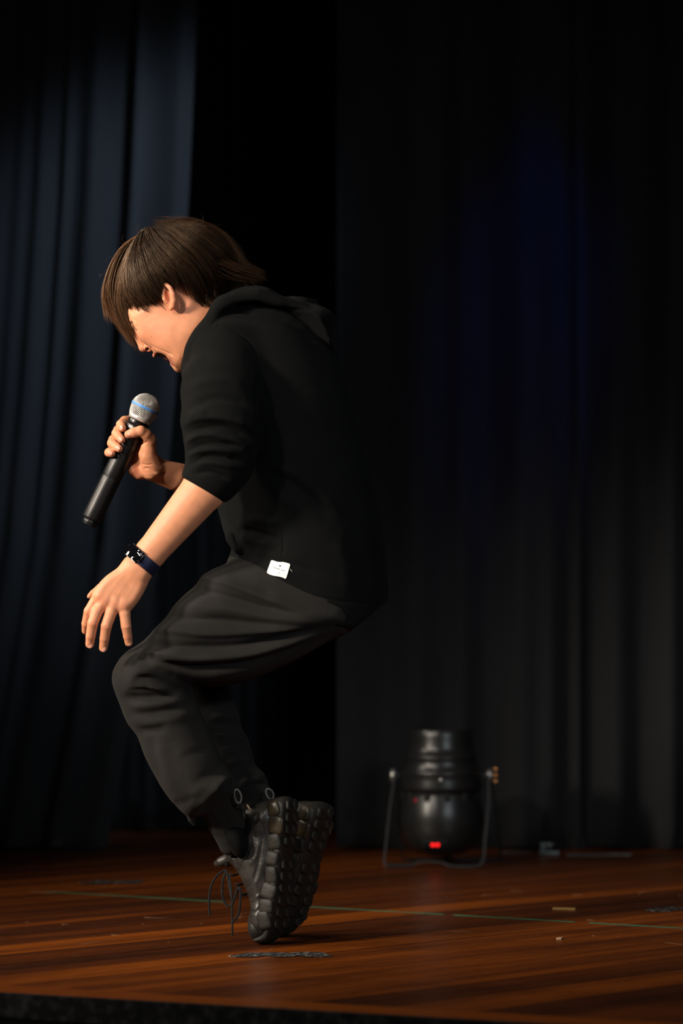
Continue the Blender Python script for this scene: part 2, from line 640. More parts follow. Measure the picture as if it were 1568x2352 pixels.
L_R = interp([(-200, 465), (0, 455), (450, 435), (900, 404), (1250, 372), (1550, 322), (1930, 250), (1960, 248)])
curtain('stage_curtain', 'dark grey-blue stage curtain with lit vertical folds at the left edge', 2.15, 220, 46,
        lambda p: L_R(p) - 640, L_R,
        [(0.06, 0.05, 0.8), (0.18, 0.04, 0.9), (0.30, 0.05, 0.7), (0.40, 0.03, 0.5), (0.47, 0.035, 0.9), (0.555, 0.02, 0.5), (0.655, 0.045, 1.0),
         (0.80, 0.026, 1.05), (0.955, 0.05, 0.95)], M['drape'], amp=0.062)
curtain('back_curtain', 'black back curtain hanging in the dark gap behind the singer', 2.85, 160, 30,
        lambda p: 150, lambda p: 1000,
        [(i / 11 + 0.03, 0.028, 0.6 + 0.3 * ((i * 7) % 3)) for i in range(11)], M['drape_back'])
curtain('stage_curtain', 'wide black stage curtain with a blue lit fold behind the spotlight can', 2.2, 320, 46,
        lambda p: 772, lambda p: 2000,
        [(0.03, 0.06, 0.7), (0.15, 0.045, 0.8), (0.235, 0.03, 0.75), (0.345, 0.042, 1.05), (0.40, 0.025, 0.7), (0.449, 0.011, 0.7), (0.52, 0.035, 0.85),
         (0.62, 0.03, 0.9), (0.70, 0.03, 0.7), (0.78, 0.03, 0.9), (0.87, 0.03, 0.8), (0.96, 0.03, 0.9)], M['drape'], amp=0.08)

tag(mesh_obj('wall_back', slab_mesh('wall_back', [Vector((-4, 4.2, 0)), Vector((5, 4.2, 0)), Vector((5, 4.3, 0)), Vector((-4, 4.3, 0))], -0.9, 4.2), M['stage_front']), kind='structure')

print('setting', round(time.time() - T0, 1))
# ------------------------------------------------------------------ sculpting engine (signed distances -> quads)
PX = 1.0 / PXM


class Prim:
    def __init__(s, f, lo, hi, op='U', k=0.003):
        s.f, s.lo, s.hi, s.op, s.k = f, np.array(lo, F32), np.array(hi, F32), op, k


def seg_f(a, b, ra, rb, ys=1.0):
    a = np.array(a, F32)
    b = np.array(b, F32)
    sc = np.array([1, 1.0 / ys, 1], F32)
    ba = (b - a) * sc
    L2 = max(float(ba @ ba), 1e-12)

    def f(P):
        q = (P - a) * sc
        t = np.clip((q @ ba) / L2, 0, 1)
        d = q - t[..., None] * ba
        return (np.sqrt((d * d).sum(-1)) - (ra + t * (rb - ra))) * min(1.0, ys)
    return f


def chain(pts, rads, op='U', k=0.003, ys=1.0, inner=0.0):
    """pts: (px, py, Y); rads in px"""
    pw = [W(*p) for p in pts]
    rw = [r * PX for r in rads]
    fs = [seg_f(pw[i], pw[i + 1], rw[i], rw[i + 1], ys) for i in range(len(pw) - 1)]
    A = np.array(pw)
    R = max(rw) * max(1, ys)

    def f(P):
        d = fs[0](P)
        for g in fs[1:]:
            d = smin(d, g(P), inner) if inner else np.minimum(d, g(P))
        return d
    return Prim(f, A.min(0) - R, A.max(0) + R, op, k)


def ball(p, r, op='U', k=0.003, ys=1.0):
    return chain([p, (p[0], p[1] + 0.01, p[2])], [r, r], op, k, ys)


def ell(c, r, ang=0.0, op='U', k=0.003, tilt=0.0):
    """ellipsoid: radii (px along axis, px across, metres in depth), ang = degrees clockwise in the photo from +x; tilt about the across axis"""
    c = np.array(W(*c), F32)
    a = math.radians(ang)
    ax = Vector((math.cos(a), 0, -math.sin(a)))
    ay = Vector((-math.sin(a), 0, -math.cos(a)))
    dz = Vector((0, 1, 0))
    if tilt:
        q = Matrix.Rotation(math.radians(tilt), 3, ay)
        ax = q @ ax
        dz = q @ dz
    B = np.array([ax, ay, dz], F32)
    rr = np.array([r[0] * PX, r[1] * PX, r[2]], F32)
    R = float(rr.max())

    def f(P):
        q = (P - c) @ B.T
        k0 = np.sqrt(((q / rr) ** 2).sum(-1)) + 1e-9
        k1 = np.sqrt(((q / rr ** 2) ** 2).sum(-1)) + 1e-9
        return k0 * (k0 - 1) / k1
    return Prim(f, c - R, c + R, op, k)


def poly2d(Q):
    Q = np.asarray(Q, F32)

    def f(x, z):
        d = np.full(x.shape, 1e9, F32)
        ins = np.zeros(x.shape, bool)
        n = len(Q)
        for i in range(n):
            a = Q[i]
            b = Q[(i + 1) % n]
            e = b - a
            wx, wz = x - a[0], z - a[1]
            t = np.clip((wx * e[0] + wz * e[1]) / max(float(e @ e), 1e-12), 0, 1)
            dx, dz = wx - t * e[0], wz - t * e[1]
            d = np.minimum(d, dx * dx + dz * dz)
            c = (a[1] > z) != (b[1] > z)
            den = e[1] if abs(e[1]) > 1e-12 else 1e-12
            ins ^= c & (x < a[0] + e[0] * (z - a[1]) / den)
        d = np.sqrt(d)
        return np.where(ins, -d, d)
    return f


def smooth_outline(pts, per=4):
    P = np.array(pts, float)
    n = len(P)
    out = []
    for i in range(n):
        p0, p1, p2, p3 = P[i - 1], P[i], P[(i + 1) % n], P[(i + 2) % n]
        for f in np.linspace(0, 1, per, endpoint=False):
            out.append(0.5 * (2 * p1 + (p2 - p0) * f + (2 * p0 - 5 * p1 + 4 * p2 - p3) * f ** 2 + (3 * p1 - p0 - 3 * p2 + p3) * f ** 3))
    return np.array(out)


def poly(pts, Yc, H, R, op='U', k=0.004, smooth=2, tilt=(0, 0), origin=None):
    """rounded body from an outline in its own plane: H half depth (m), R edge rounding (m); tilt = dY/dx, dY/dz"""
    p = smooth_outline(pts, smooth) if smooth > 1 else np.array(pts, float)
    w = np.array([W(a, c, Yc) for a, c in p])
    f2 = poly2d(w[:, [0, 2]])
    o = W(*origin, Yc) if origin else tuple(w.mean(0))
    sc = min(1.0, H / R)

    def f(P):
        x, y, z = P[..., 0], P[..., 1], P[..., 2]
        d = f2(x, z)
        yc = Yc + tilt[0] * (x - o[0]) + tilt[1] * (z - o[2])
        w0 = np.maximum(d + R, 0)
        w1 = np.abs(y - yc) * (R / H)
        return (np.sqrt(w0 * w0 + w1 * w1) - R) * sc
    ext = max(abs(tilt[0]), abs(tilt[1])) * 0.4
    lo = w.min(0) - 0.005
    hi = w.max(0) + 0.005
    lo[1] = Yc - H - ext
    hi[1] = Yc + H + ext
    return Prim(f, lo, hi, op, k)


def half(p, q, keep_px, op='I', k=0.002):
    """cut along the line p-q (photo plane), keeping the side of keep_px"""
    a = np.array(W(*p), F32)
    b = np.array(W(*q), F32)
    kp = np.array(W(*keep_px), F32)
    n = np.array([-(b - a)[2], 0, (b - a)[0]], F32)
    n /= np.linalg.norm(n)
    if (kp - a) @ n > 0:
        n = -n
    return Prim(lambda P: (P - a) @ n, (-9, -9, -9), (9, 9, 9), op, k)


def group(prims, op='U', k=0.004):
    lo = np.min([p.lo for p in prims if p.op == 'U'], 0)
    hi = np.max([p.hi for p in prims if p.op == 'U'], 0)

    def f(P):
        return ev(prims, P)
    return Prim(f, lo, hi, op, k)


def smin(a, b, k):
    if k <= 0:
        return np.minimum(a, b)
    h = np.maximum(k - np.abs(a - b), 0) / k
    return np.minimum(a, b) - h * h * k * 0.25


def comb(D, d, op, k):
    if op == 'U':
        return smin(D, d, k)
    if op == 'S':
        return -smin(-D, d, k)
    return -smin(-D, -d, k)


def ev(prims, P):
    D = np.full(P.shape[:-1], 0.2, F32)
    for p in prims:
        D = comb(D, p.f(P), p.op, p.k).astype(F32)
    return D


def ev_blocks(prims, P, c, half_b, margin):
    """P (nb, M, 3), block centres c (nb,3)"""
    D = np.full(P.shape[:-1], 0.2, F32)
    for p in prims:
        mg = half_b + margin + p.k
        mk = np.all((c > p.lo - mg) & (c < p.hi + mg), axis=1)
        if not mk.any():
            if p.op == 'I':
                D[:] = 0.2
            continue
        idx = np.nonzero(mk)[0]
        if len(idx) == len(c):
            D = comb(D, p.f(P), p.op, p.k).astype(F32)
        else:
            D[idx] = comb(D[idx], p.f(P[idx]), p.op, p.k)
    return D


def sculpt(prims, h, B=8, relax=1, soft=0):
    """naive surface nets on the blocks that hold the surface"""
    us = [p for p in prims if p.op == 'U']
    lo = np.min([p.lo for p in us], 0) - 0.02
    hi = np.max([p.hi for p in us], 0) + 0.02
    bs = B * h
    nb = np.ceil((hi - lo) / bs).astype(int)
    gi = np.stack(np.meshgrid(*[np.arange(n) for n in nb], indexing='ij'), -1).reshape(-1, 3)
    cc = (lo + (gi + 0.5) * bs).astype(F32)
    D = np.concatenate([ev_blocks(prims, cc[i:i + 60000, None, :], cc[i:i + 60000], 0.0, max(0.04, bs * 2))[:, 0] for i in range(0, len(cc), 60000)])
    act = np.abs(D) < bs * 0.866 * 1.7
    gi = gi[act]
    cc = cc[act]
    r = np.arange(B + 1)
    off = np.stack(np.meshgrid(r, r, r, indexing='ij'), -1).reshape(-1, 3).astype(F32) * h
    NX, NY, NZ = (nb * B + 2)
    keys, verts, quads = [], [], []
    CH = 600
    corner = np.array([[i, j, k] for i in (0, 1) for j in (0, 1) for k in (0, 1)])
    edges = [(0, 4), (1, 5), (2, 6), (3, 7), (0, 2), (1, 3), (4, 6), (5, 7), (0, 1), (2, 3), (4, 5), (6, 7)]
    for s in range(0, len(gi), CH):
        g = gi[s:s + CH]
        base = (lo + g * bs).astype(F32)
        P = base[:, None, :] + off[None]
        V = ev_blocks(prims, P, cc[s:s + CH], bs * 0.5, 0.02).reshape(-1, B + 1, B + 1, B + 1)
        ins = V < 0
        cs = np.stack([V[:, i:i + B, j:j + B, k:k + B] for i, j, k in corner], -1)
        ci = cs < 0
        cnt = ci.sum(-1)
        mixed = (cnt > 0) & (cnt < 8)
        bi, i, j, k = np.nonzero(mixed)
        if len(bi) == 0:
            continue
        cv = cs[bi, i, j, k]
        acc = np.zeros((len(bi), 3), F32)
        num = np.zeros(len(bi), F32)
        for a, b in edges:
            va, vb = cv[:, a], cv[:, b]
            x = (va < 0) != (vb < 0)
            t = np.where(x, va / np.where(x, va - vb, 1), 0).astype(F32)
            pos = corner[a] + t[:, None] * (corner[b] - corner[a])
            acc += np.where(x[:, None], pos, 0).astype(F32)
            num += x
        acc /= num[:, None]
        gx = g[bi, 0] * B + i
        gy = g[bi, 1] * B + j
        gz = g[bi, 2] * B + k
        key = (gx.astype(np.int64) * NY + gy) * NZ + gz
        keys.append(key)
        verts.append(lo + (np.stack([gx, gy, gz], 1) + acc) * h)
        # edges that start at the cell's low corner
        v0 = ci[bi, i, j, k, 0]
        for ax, cidx in ((0, 4), (1, 2), (2, 1)):
            v1 = ci[bi, i, j, k, cidx]
            x = v0 != v1
            kk = key[x]
            fl = v0[x]
            d1, d2 = {0: (NZ, 1), 1: (1, NY * NZ), 2: (NY * NZ, NZ)}[ax]
            q = np.stack([kk, kk - d1, kk - d1 - d2, kk - d2], 1)
            q[~fl] = q[~fl][:, ::-1]
            quads.append(q)
    keys = np.concatenate(keys)
    verts = np.concatenate(verts)
    quads = np.concatenate(quads)
    o = np.argsort(keys)
    keys = keys[o]
    verts = verts[o].astype(F32)
    ix = np.searchsorted(keys, quads)
    ix = np.clip(ix, 0, len(keys) - 1)
    ok = np.all(keys[ix] == quads, axis=1)
    Fc = ix[ok].astype(np.int32)
    for _ in range(relax):
        verts = lap(verts, Fc, 0.5)
        verts = lap(verts, Fc, -0.5)
    for _ in range(soft):
        verts = lap(verts, Fc, 0.6)
    return verts, Fc


def lap(V, Fc, w):
    n = len(V)
    A = np.zeros((n, 3), F32)
    c = np.zeros(n, F32)
    for a, b in ((0, 1), (1, 2), (2, 3), (3, 0)):
        for p, q in ((a, b), (b, a)):
            for d in range(3):
                A[:, d] += np.bincount(Fc[:, p], V[Fc[:, q], d], n)
            c += np.bincount(Fc[:, p], minlength=n)
    A /= np.maximum(c, 1)[:, None]
    return (V + w * (A - V)).astype(F32)


def normals(V, Fc):
    a = np.cross(V[Fc[:, 2]] - V[Fc[:, 0]], V[Fc[:, 3]] - V[Fc[:, 1]])
    N = np.zeros_like(V)
    for k in range(4):
        for d in range(3):
            N[:, d] += np.bincount(Fc[:, k], a[:, d], len(V))
    return N / (np.linalg.norm(N, axis=1)[:, None] + 1e-12)


def to_px(V):
    s = PXM * CAM_D / (CAM_D + V[:, 1])
    return np.stack([784 + V[:, 0] * s, HOR - (V[:, 2] - CAMZ) * s], 1)


def polyline_dist(Q, pts):
    d = np.full(len(Q), 1e9)
    tt = np.zeros(len(Q))
    sgn = np.zeros(len(Q))
    P = np.asarray(pts, float)
    L = np.r_[0, np.cumsum(np.linalg.norm(np.diff(P, axis=0), axis=1))]
    for i in range(len(P) - 1):
        e = P[i + 1] - P[i]
        w = Q - P[i]
        t = np.clip((w @ e) / (e @ e + 1e-9), 0, 1)
        r = w - t[:, None] * e
        dd = np.sqrt((r * r).sum(1))
        m = dd < d
        d[m] = dd[m]
        tt[m] = (L[i] + t[m] * (L[i + 1] - L[i])) / L[-1]
        sgn[m] = np.sign(e[0] * r[m, 1] - e[1] * r[m, 0])
    return d, tt, sgn


def carve(V, Fc, strokes, ymax=9.0, ymin=-9.0, face=0.0):
    """fold ridges (+) and grooves (-): (points px, half width px, height px[, sharp side])"""
    N = normals(V, Fc)
    Q = to_px(V)
    side_ok = (V[:, 1] < ymax) & (V[:, 1] > ymin) & (N[:, 1] < 0.35)
    for st in strokes:
        pts, w, a = st[:3]
        asym = st[3] if len(st) > 3 else 0
        P = catmull(pts, max(2, len(pts) * 4)) if len(pts) > 2 else np.array(pts, float)
        lo, hi = P.min(0) - 3 * w, P.max(0) + 3 * w
        m = np.all((Q > lo) & (Q < hi), axis=1) & side_ok
        idx = np.nonzero(m)[0]
        if len(idx) == 0:
            continue
        d, t, s = polyline_dist(Q[idx], P)
        prof = np.exp(-(d / w) ** 2)
        if asym:
            prof = np.where(s * asym > 0, np.exp(-(d / (w * 0.45)) ** 2), np.exp(-(d / (w * 1.4)) ** 2))
        prof *= np.clip(np.minimum(t, 1 - t) * 4, 0, 1)
        if face:
            prof *= np.clip((-N[idx, 1] + 0.15) * face, 0, 1)
        V[idx] += (N[idx] * (prof * a * PX)[:, None]).astype(F32)
    return V


def paint(V, T, c, r, col, w=1.0, ymax=9.0):
    """c (px,py), soft blob on the tint"""
    Q = to_px(V)
    m = (np.abs(Q[:, 0] - c[0]) < 3 * r) & (np.abs(Q[:, 1] - c[1]) < 3 * r) & (V[:, 1] < ymax)
    d2 = ((Q[m] - c) ** 2).sum(1) / r ** 2
    f = (w * np.exp(-d2))[:, None]
    T[m] = T[m] * (1 - f) + np.array(col) * f
    return T


def paint_line(V, T, pts, r, col, w=1.0, ymax=9.0, ymin=-9.0):
    Q = to_px(V)
    P = catmull(pts, len(pts) * 4)
    lo, hi = P.min(0) - 3 * r, P.max(0) + 3 * r
    m = np.all((Q > lo) & (Q < hi), axis=1) & (V[:, 1] < ymax) & (V[:, 1] > ymin)
    idx = np.nonzero(m)[0]
    if len(idx) == 0:
        return T
    d, t, s = polyline_dist(Q[idx], P)
    f = (w * np.exp(-(d / r) ** 2))[:, None]
    T[idx] = T[idx] * (1 - f) + np.array(col) * f
    return T


# ------------------------------------------------------------------ the singer: body (head, neck, arms, hands in one skin)
SK = (0.70, 0.300, 0.162)
NA, NW = -0.20, -0.185     # depth of near forearm and wrist
body = []
# trunk and shoulders (under the clothes)
body.append(chain([(530, 760, 0), (620, 960, 0), (690, 1180, 0), (710, 1330, 0)], [60, 72, 70, 72], k=0.02, ys=1.3))
body.append(chain([(535, 815, -0.10), (535, 815, 0.10)], [34, 34], k=0.03))
# neck
body.append(chain([(455, 705, 0), (545, 790, 0)], [70, 66], k=0.02, ys=0.9))
# skull and face
body.append(ell((412, 640, 0), (112, 100, 0.072), 142, k=0.02))
FACE = [(310, 640), (288, 690), (291, 711), (296, 728), (299, 741), (307, 752), (316, 760), (322, 770), (326, 781), (336, 791), (346, 799),
        (351, 806), (353, 811), (357, 819), (370, 823), (386, 822), (391, 828), (396, 837), (402, 845), (411, 850), (428, 850), (470, 815), (512, 760), (500, 680), (440, 610), (360, 600)]
body.append(poly(FACE, 0, 0.066, 0.058, k=0.01))
# jaw angle, cheek bone, laughing cheek
body.append(ell((455, 765, -0.032), (60, 44, 0.028), 125, k=0.04))
body.append(ell((455, 765, 0.032), (60, 44, 0.028), 125, k=0.04))
for s in (-1, 1):
    body.append(ell((350, 756, s * 0.038), (42, 30, 0.015), 38, k=0.03))
    body.append(ell((408, 772, s * 0.036), (52, 42, 0.0265), 50, k=0.03))
# brow and closed lids
for s in (-1, 1):
    body.append(ell((308, 727, s * 0.026), (20, 9, 0.018), 60, k=0.006))
    body.append(ell((310, 747, s * 0.028), (10, 7, 0.012), 50, k=0.003))
# nose
body.append(chain([(302, 742, 0), (314, 768, 0), (327, 797, 0)], [7, 7.5, 8.6], k=0.005))
body.append(ball((330, 799, 0), 9.5, k=0.004))
for s in (-1, 1):
    body.append(ell((341, 799, s * 0.0105), (9.5, 9, 0.0062), 30, k=0.003))
    body.append(ell((338, 802, s * 0.0125), (4.6, 4.2, 0.0065), 20, op='S', k=0.0012))
# mouth: open cavity with lips
body.append(group([ell((375, 822, 0), (21, 17.5, 0.041), 12, k=0.001)], op='S', k=0.004))
for s in (-1, 1):
    body.append(chain([(355, 816, 0), (357, 812, s * 0.013), (364, 806, s * 0.023), (376, 805, s * 0.030), (386, 811, s * 0.033)], [4.4, 4.0, 3.2, 2.6, 2.4], k=0.003))
    body.append(chain([(396, 836, 0), (394, 831, s * 0.013), (391, 822, s * 0.025), (387, 813, s * 0.033)], [4.6, 4.2, 3.2, 2.4], k=0.003))
body.append(ell((408, 845, 0), (12, 9, 0.016), 45, k=0.006))
# ears
for s in (-1, 1):
    e = []
    e.append(ell((386, 684, s * 0.077), (27, 13, 0.010), 68, k=0.004))
    e.append(chain([(376, 660, s * 0.080), (381, 653, s * 0.086), (391, 662, s * 0.092), (397, 676, s * 0.094), (399.5, 690, s * 0.092),
                    (398, 702, s * 0.087), (393, 708, s * 0.080)], [3.6, 4.6, 5.2, 5.8, 6.2, 6.2, 5.4], k=0.002))
    e.append(ell((384, 678, s * 0.090), (17, 6.0, 0.012), 72, op='S', k=0.0015))
    e.append(chain([(374, 678, s * 0.080), (377, 688, s * 0.085), (382, 694, s * 0.084)], [3.5, 4.0, 3.5], k=0.002))
    body.append(group(e, k=0.004))

# near (left) arm
body.append(chain([(530, 830, -0.12), (525, 930, -0.17), (528, 1050, -0.19)], [34, 36, 38], k=0.02))
body.append(chain([(528, 1050, -0.19), (470, 1122, NA), (346, 1270, NW), (318, 1305, NW)], [42, 49, 34.5, 32], k=0.01, ys=0.86, inner=0.004))
# near hand, back of the hand to the viewer
HN = -0.185
PALM = [(298, 1283), (272, 1304), (246, 1321), (228, 1339), (213, 1361), (213, 1376), (228, 1392), (248, 1401), (270, 1409), (292, 1409), (303, 1400), (321, 1377), (334, 1353), (338, 1336), (330, 1305)]
body.append(poly(PALM, HN, 0.0145, 0.0135, k=0.012, smooth=3))
body.append(chain([(318, 1300, HN), (262, 1372, HN - 0.001)], [24, 26], k=0.008, ys=0.52))


def finger(pts, rads, k=0.0026, **kw):
    return chain(pts, rads, k=k, inner=0.0015, **kw)


body.append(finger([(226, 1368, HN - 0.001), (204, 1404, HN - 0.002), (197.5, 1432, HN + 0.012), (196, 1449, HN + 0.024)], [12.5, 11.0, 9.6, 8.0]))
body.append(finger([(240, 1380, HN - 0.003), (222.5, 1405, HN - 0.008), (213, 1431, HN - 0.012), (208, 1461, HN - 0.004), (206, 1480, HN + 0.004)], [13.4, 12.6, 11.9, 10.6, 9.4]))
body.append(finger([(262, 1384, HN - 0.003), (254, 1409, HN - 0.008), (244, 1438, HN - 0.011), (240, 1466, HN - 0.003), (237, 1488.5, HN + 0.005)], [13.6, 12.6, 11.9, 10.6, 9.3]))
body.append(finger([(281, 1386, HN - 0.001), (286.5, 1411, HN - 0.005), (289.5, 1438, HN - 0.006), (293, 1461, HN + 0.001), (295.5, 1476.5, HN + 0.007)], [13.6, 12.4, 11.2, 9.8, 8.6]))
# thumb tucked behind, tip showing past the index knuckle
body.append(finger([(262, 1330, HN + 0.018), (232, 1352, HN + 0.026), (214, 1364, HN + 0.020), (206, 1369, HN + 0.014)], [15, 11.5, 8.5, 5.8]))
# knuckles and tendons
for kx, ky, r in ((229, 1371, 9.5), (242, 1381, 10.5), (264, 1387, 10.5), (282, 1390, 10)):
    body.append(ell((kx, ky, HN - 0.0085), (r, r * 0.8, 0.006), 120, k=0.009))
body.append(ell((331, 1318, HN - 0.003), (12, 10, 0.014), 120, k=0.01))

# far (right) arm holding the microphone
MY = 0.06                         # depth of the microphone axis
body.append(chain([(530, 830, 0.12), (535, 940, 0.17), (540, 1070, 0.19)], [34, 36, 36], k=0.02))
body.append(chain([(540, 1075, 0.19), (450, 1107, 0.14), (400, 1094, 0.105), (352, 1078, 0.085)], [38, 36, 33, 27.5], k=0.01, ys=0.85))
# palm behind / right of the handle
body.append(poly([(330, 990), (347, 1000), (353, 1018), (357, 1038), (368, 1056), (366, 1082), (340, 1098), (312, 1096), (294, 1084), (300, 1062), (306, 1030), (316, 1004)],
                 MY + 0.030, 0.017, 0.016, k=0.010, smooth=2))
# thenar and thumb
body.append(chain([(350, 1076, MY + 0.012), (339, 1046, MY + 0.0), (343, 1008, MY - 0.012)], [25, 22, 13.5], k=0.008, ys=0.9))
body.append(chain([(345, 1012, MY - 0.012), (335, 998, MY - 0.022), (323, 990, MY - 0.0285), (307, 994, MY - 0.0285), (295, 997.5, MY - 0.0270)], [14, 12.8, 12.2, 11.4, 9.6], k=0.004, inner=0.002))
body.append(chain([(318, 1087, MY + 0.02), (306, 1079, MY + 0.014)], [15, 13], k=0.008))
# fingers wrapped round the handle
body.append(finger([(330, 988, MY + 0.036), (302, 966, MY + 0.036), (286, 966.5, MY + 0.022), (277, 975, MY - 0.002), (281, 983.5, MY - 0.018)], [12, 12, 11, 10.4, 8.6], k=0.0018))
body.append(finger([(322, 1008, MY + 0.036), (290, 990, MY + 0.038), (271, 988, MY + 0.022), (267, 996, MY - 0.006), (279, 1010, MY - 0.023)], [12, 12, 11, 11.0, 9.0], k=0.0012))
body.append(finger([(314, 1032, MY + 0.036), (280, 1012, MY + 0.038), (260, 1010, MY + 0.020), (257, 1018, MY - 0.008), (273, 1030.5, MY - 0.024)], [12, 12, 11, 11, 8.8], k=0.0012))
body.append(finger([(306, 1056, MY + 0.034), (274, 1040, MY + 0.036), (253, 1037, MY + 0.016), (250, 1039.5, MY - 0.006), (256, 1041, MY - 0.018)], [11, 11, 10, 10.2, 9.2], k=0.0012))

# the grip follows the handle exactly
body.append(chain([(316.5, 971.5, MY + 0.002), (209, 1194, MY + 0.012)], [24.2, 24.2], op='S', k=0.0008))
V, Fc = sculpt(body, 0.00128)
print('body', len(V), round(time.time() - T0, 1))


def relax_area(V, Fc, c, rad, ylo, yhi, it=120):
    """even out the flesh inside an ellipse of the profile"""
    Q = to_px(V)
    q = ((Q[:, 0] - c[0]) / rad[0]) ** 2 + ((Q[:, 1] - c[1]) / rad[1]) ** 2
    m = (q < 1) & (V[:, 1] > ylo) & (V[:, 1] < yhi)
    fs = Fc[np.all(m[Fc], axis=1)]
    ids = np.unique(fs)
    if len(ids) == 0:
        return V
    rm = np.full(len(V), -1)
    rm[ids] = np.arange(len(ids))
    f2 = rm[fs]
    v2 = V[ids].copy()
    w = np.clip((1 - q[ids]) * 2.5, 0, 1)[:, None]
    for _ in range(it):
        v2 = v2 + w * (lap(v2, f2, 0.8) - v2)
    V[ids] = v2
    return V


for lo_, hi_ in ((-0.12, -0.03), (0.03, 0.12)):
    V = relax_area(V, Fc, (388, 768), (62, 52), lo_, hi_, 220)
    V = relax_area(V, Fc, (440, 770), (50, 60), lo_, hi_, 120)
V = carve(V, Fc, [
    ([(300, 737), (303.5, 744), (308, 752), (314, 758)], 2.3, -3.8), ([(310, 748), (316, 750), (322, 753)], 1.5, -0.9), ([(311, 753), (317, 756), (323, 760)], 1.5, -0.8), ([(303, 731), (309, 735), (313, 742)], 2.0, -1.0),                                  # closed eye
    ([(344, 789), (356, 797), (370, 804), (386, 810), (399, 817), (409, 825)], 2.0, -2.4, -1),   # laugh line
    ([(384, 811), (390, 813), (396, 818)], 1.6, -1.0),
    ([(346, 795), (349, 803)], 1.4, -1.0),
], ymax=-0.004, ymin=-0.12)
V = carve(V, Fc, [
    ([(319, 1019), (330, 1018), (341, 1014)], 2.2, -2.0),        # thumb crease
    ([(322, 1064), (336, 1068), (352, 1066)], 2.0, -1.6),
    ([(328, 1077), (340, 1076), (352, 1084), (362, 1087)], 2.4, -2.6),
    ([(316, 1060), (326, 1048), (330, 1030)], 3.0, -1.0),
    ([(352, 1078), (375, 1086), (400, 1096)], 4, -1.4),
    ([(330, 1096), (345, 1098), (360, 1104)], 2.5, 1.2),
], ymax=0.075, ymin=-0.03)
V = carve(V, Fc, [
    ([(208, 1430), (217, 1432)], 1.5, -0.7), ([(237, 1439), (249, 1441)], 1.5, -0.7), ([(283, 1436), (295, 1438)], 1.5, -0.7),
    ([(232, 1400), (240, 1388)], 3, -0.6), ([(248, 1396), (252, 1380), (256, 1362)], 4.5, -0.7), ([(272, 1402), (273, 1384), (276, 1362)], 4.5, -0.7),
    ([(240, 1378), (268, 1338), (300, 1305)], 4, 0.25), ([(263, 1384), (285, 1345), (308, 1312)], 4, 0.25), ([(283, 1386), (302, 1352), (318, 1325)], 4, 0.25),
    ([(226, 1366), (246, 1338), (280, 1306)], 4, 0.2),
], ymax=-0.15)

Tn = np.tile(np.array(SK, F32), (len(V), 1))
RED = (0.66, 0.20, 0.12)
for c, r, w in (((350, 760), 34, 0.35), ((330, 802), 10, 0.35), ((386, 668), 22, 0.45), ((396, 704), 8, 0.5), ((430, 700), 26, 0.3), ((310, 690), 20, 0.25)):
    Tn = paint(V, Tn, c, r, RED, w, ymax=0.02)
for c in ((229, 1371), (242, 1383), (264, 1389), (283, 1392), (213, 1431), (244, 1439), (290, 1438), (204, 1404)):
    Tn = paint(V, Tn, c, 8, RED, 0.35, ymax=-0.15)
for c in ((208, 1466), (240, 1474), (294, 1464)):
    Tn = paint(V, Tn, c, 7, (0.52, 0.17, 0.08), 0.5, ymax=-0.15)
for c in ((281, 985), (279, 1010), (273, 1030), (256, 1042), (298, 995)):
    Tn = paint(V, Tn, c, 9, RED, 0.4, ymax=0.06)
Tn = paint(V, Tn, (306, 1085), 16, RED, 0.5, ymax=0.09)
Tn = paint_line(V, Tn, [(355, 816), (358, 817), (362, 815)], 4, (0.45, 0.10, 0.08), 0.9, ymax=0.05, ymin=-0.05)
Tn = paint_line(V, Tn, [(397, 838), (394, 832), (390, 824)], 3.0, (0.45, 0.13, 0.11), 0.8, ymax=0.05, ymin=-0.05)
Tn = paint_line(V, Tn, [(301.5, 739), (304.5, 746), (308.5, 753), (313, 757.5)], 2.2, (0.03, 0.012, 0.008), 0.97, ymax=-0.006, ymin=-0.08)
Tn = paint(V, Tn, (347.5, 773), 1.1, (0.12, 0.05, 0.03), 0.9, ymax=-0.02)
# inside of the mouth and nostrils
Q = to_px(V)
cav = ((Q[:, 0] - 375) / 21) ** 2 + ((Q[:, 1] - 822) / 17.5) ** 2 + (V[:, 1] / 0.041) ** 2 < 1.04
Tn[cav] = (0.07, 0.014, 0.011)
nos = (((Q[:, 0] - 338) / 4.4) ** 2 + ((Q[:, 1] - 801.5) / 3.8) ** 2 < 1) & (np.abs(V[:, 1]) < 0.0165)
Tn[nos] = (0.10, 0.03, 0.02)
# cropped hair shadowing the scalp at the hairline
person = mesh_obj('person', build_mesh('person_body', V, Fc, tint=Tn), M['skin'])
tag(person, 'person in black hoodie bent forward on tiptoe, holding a microphone', 'person')
body_bvh = BVHTree.FromPolygons([tuple(v) for v in V[::1]], [], epsilon=0) if False else None
print('body done', round(time.time() - T0, 1))


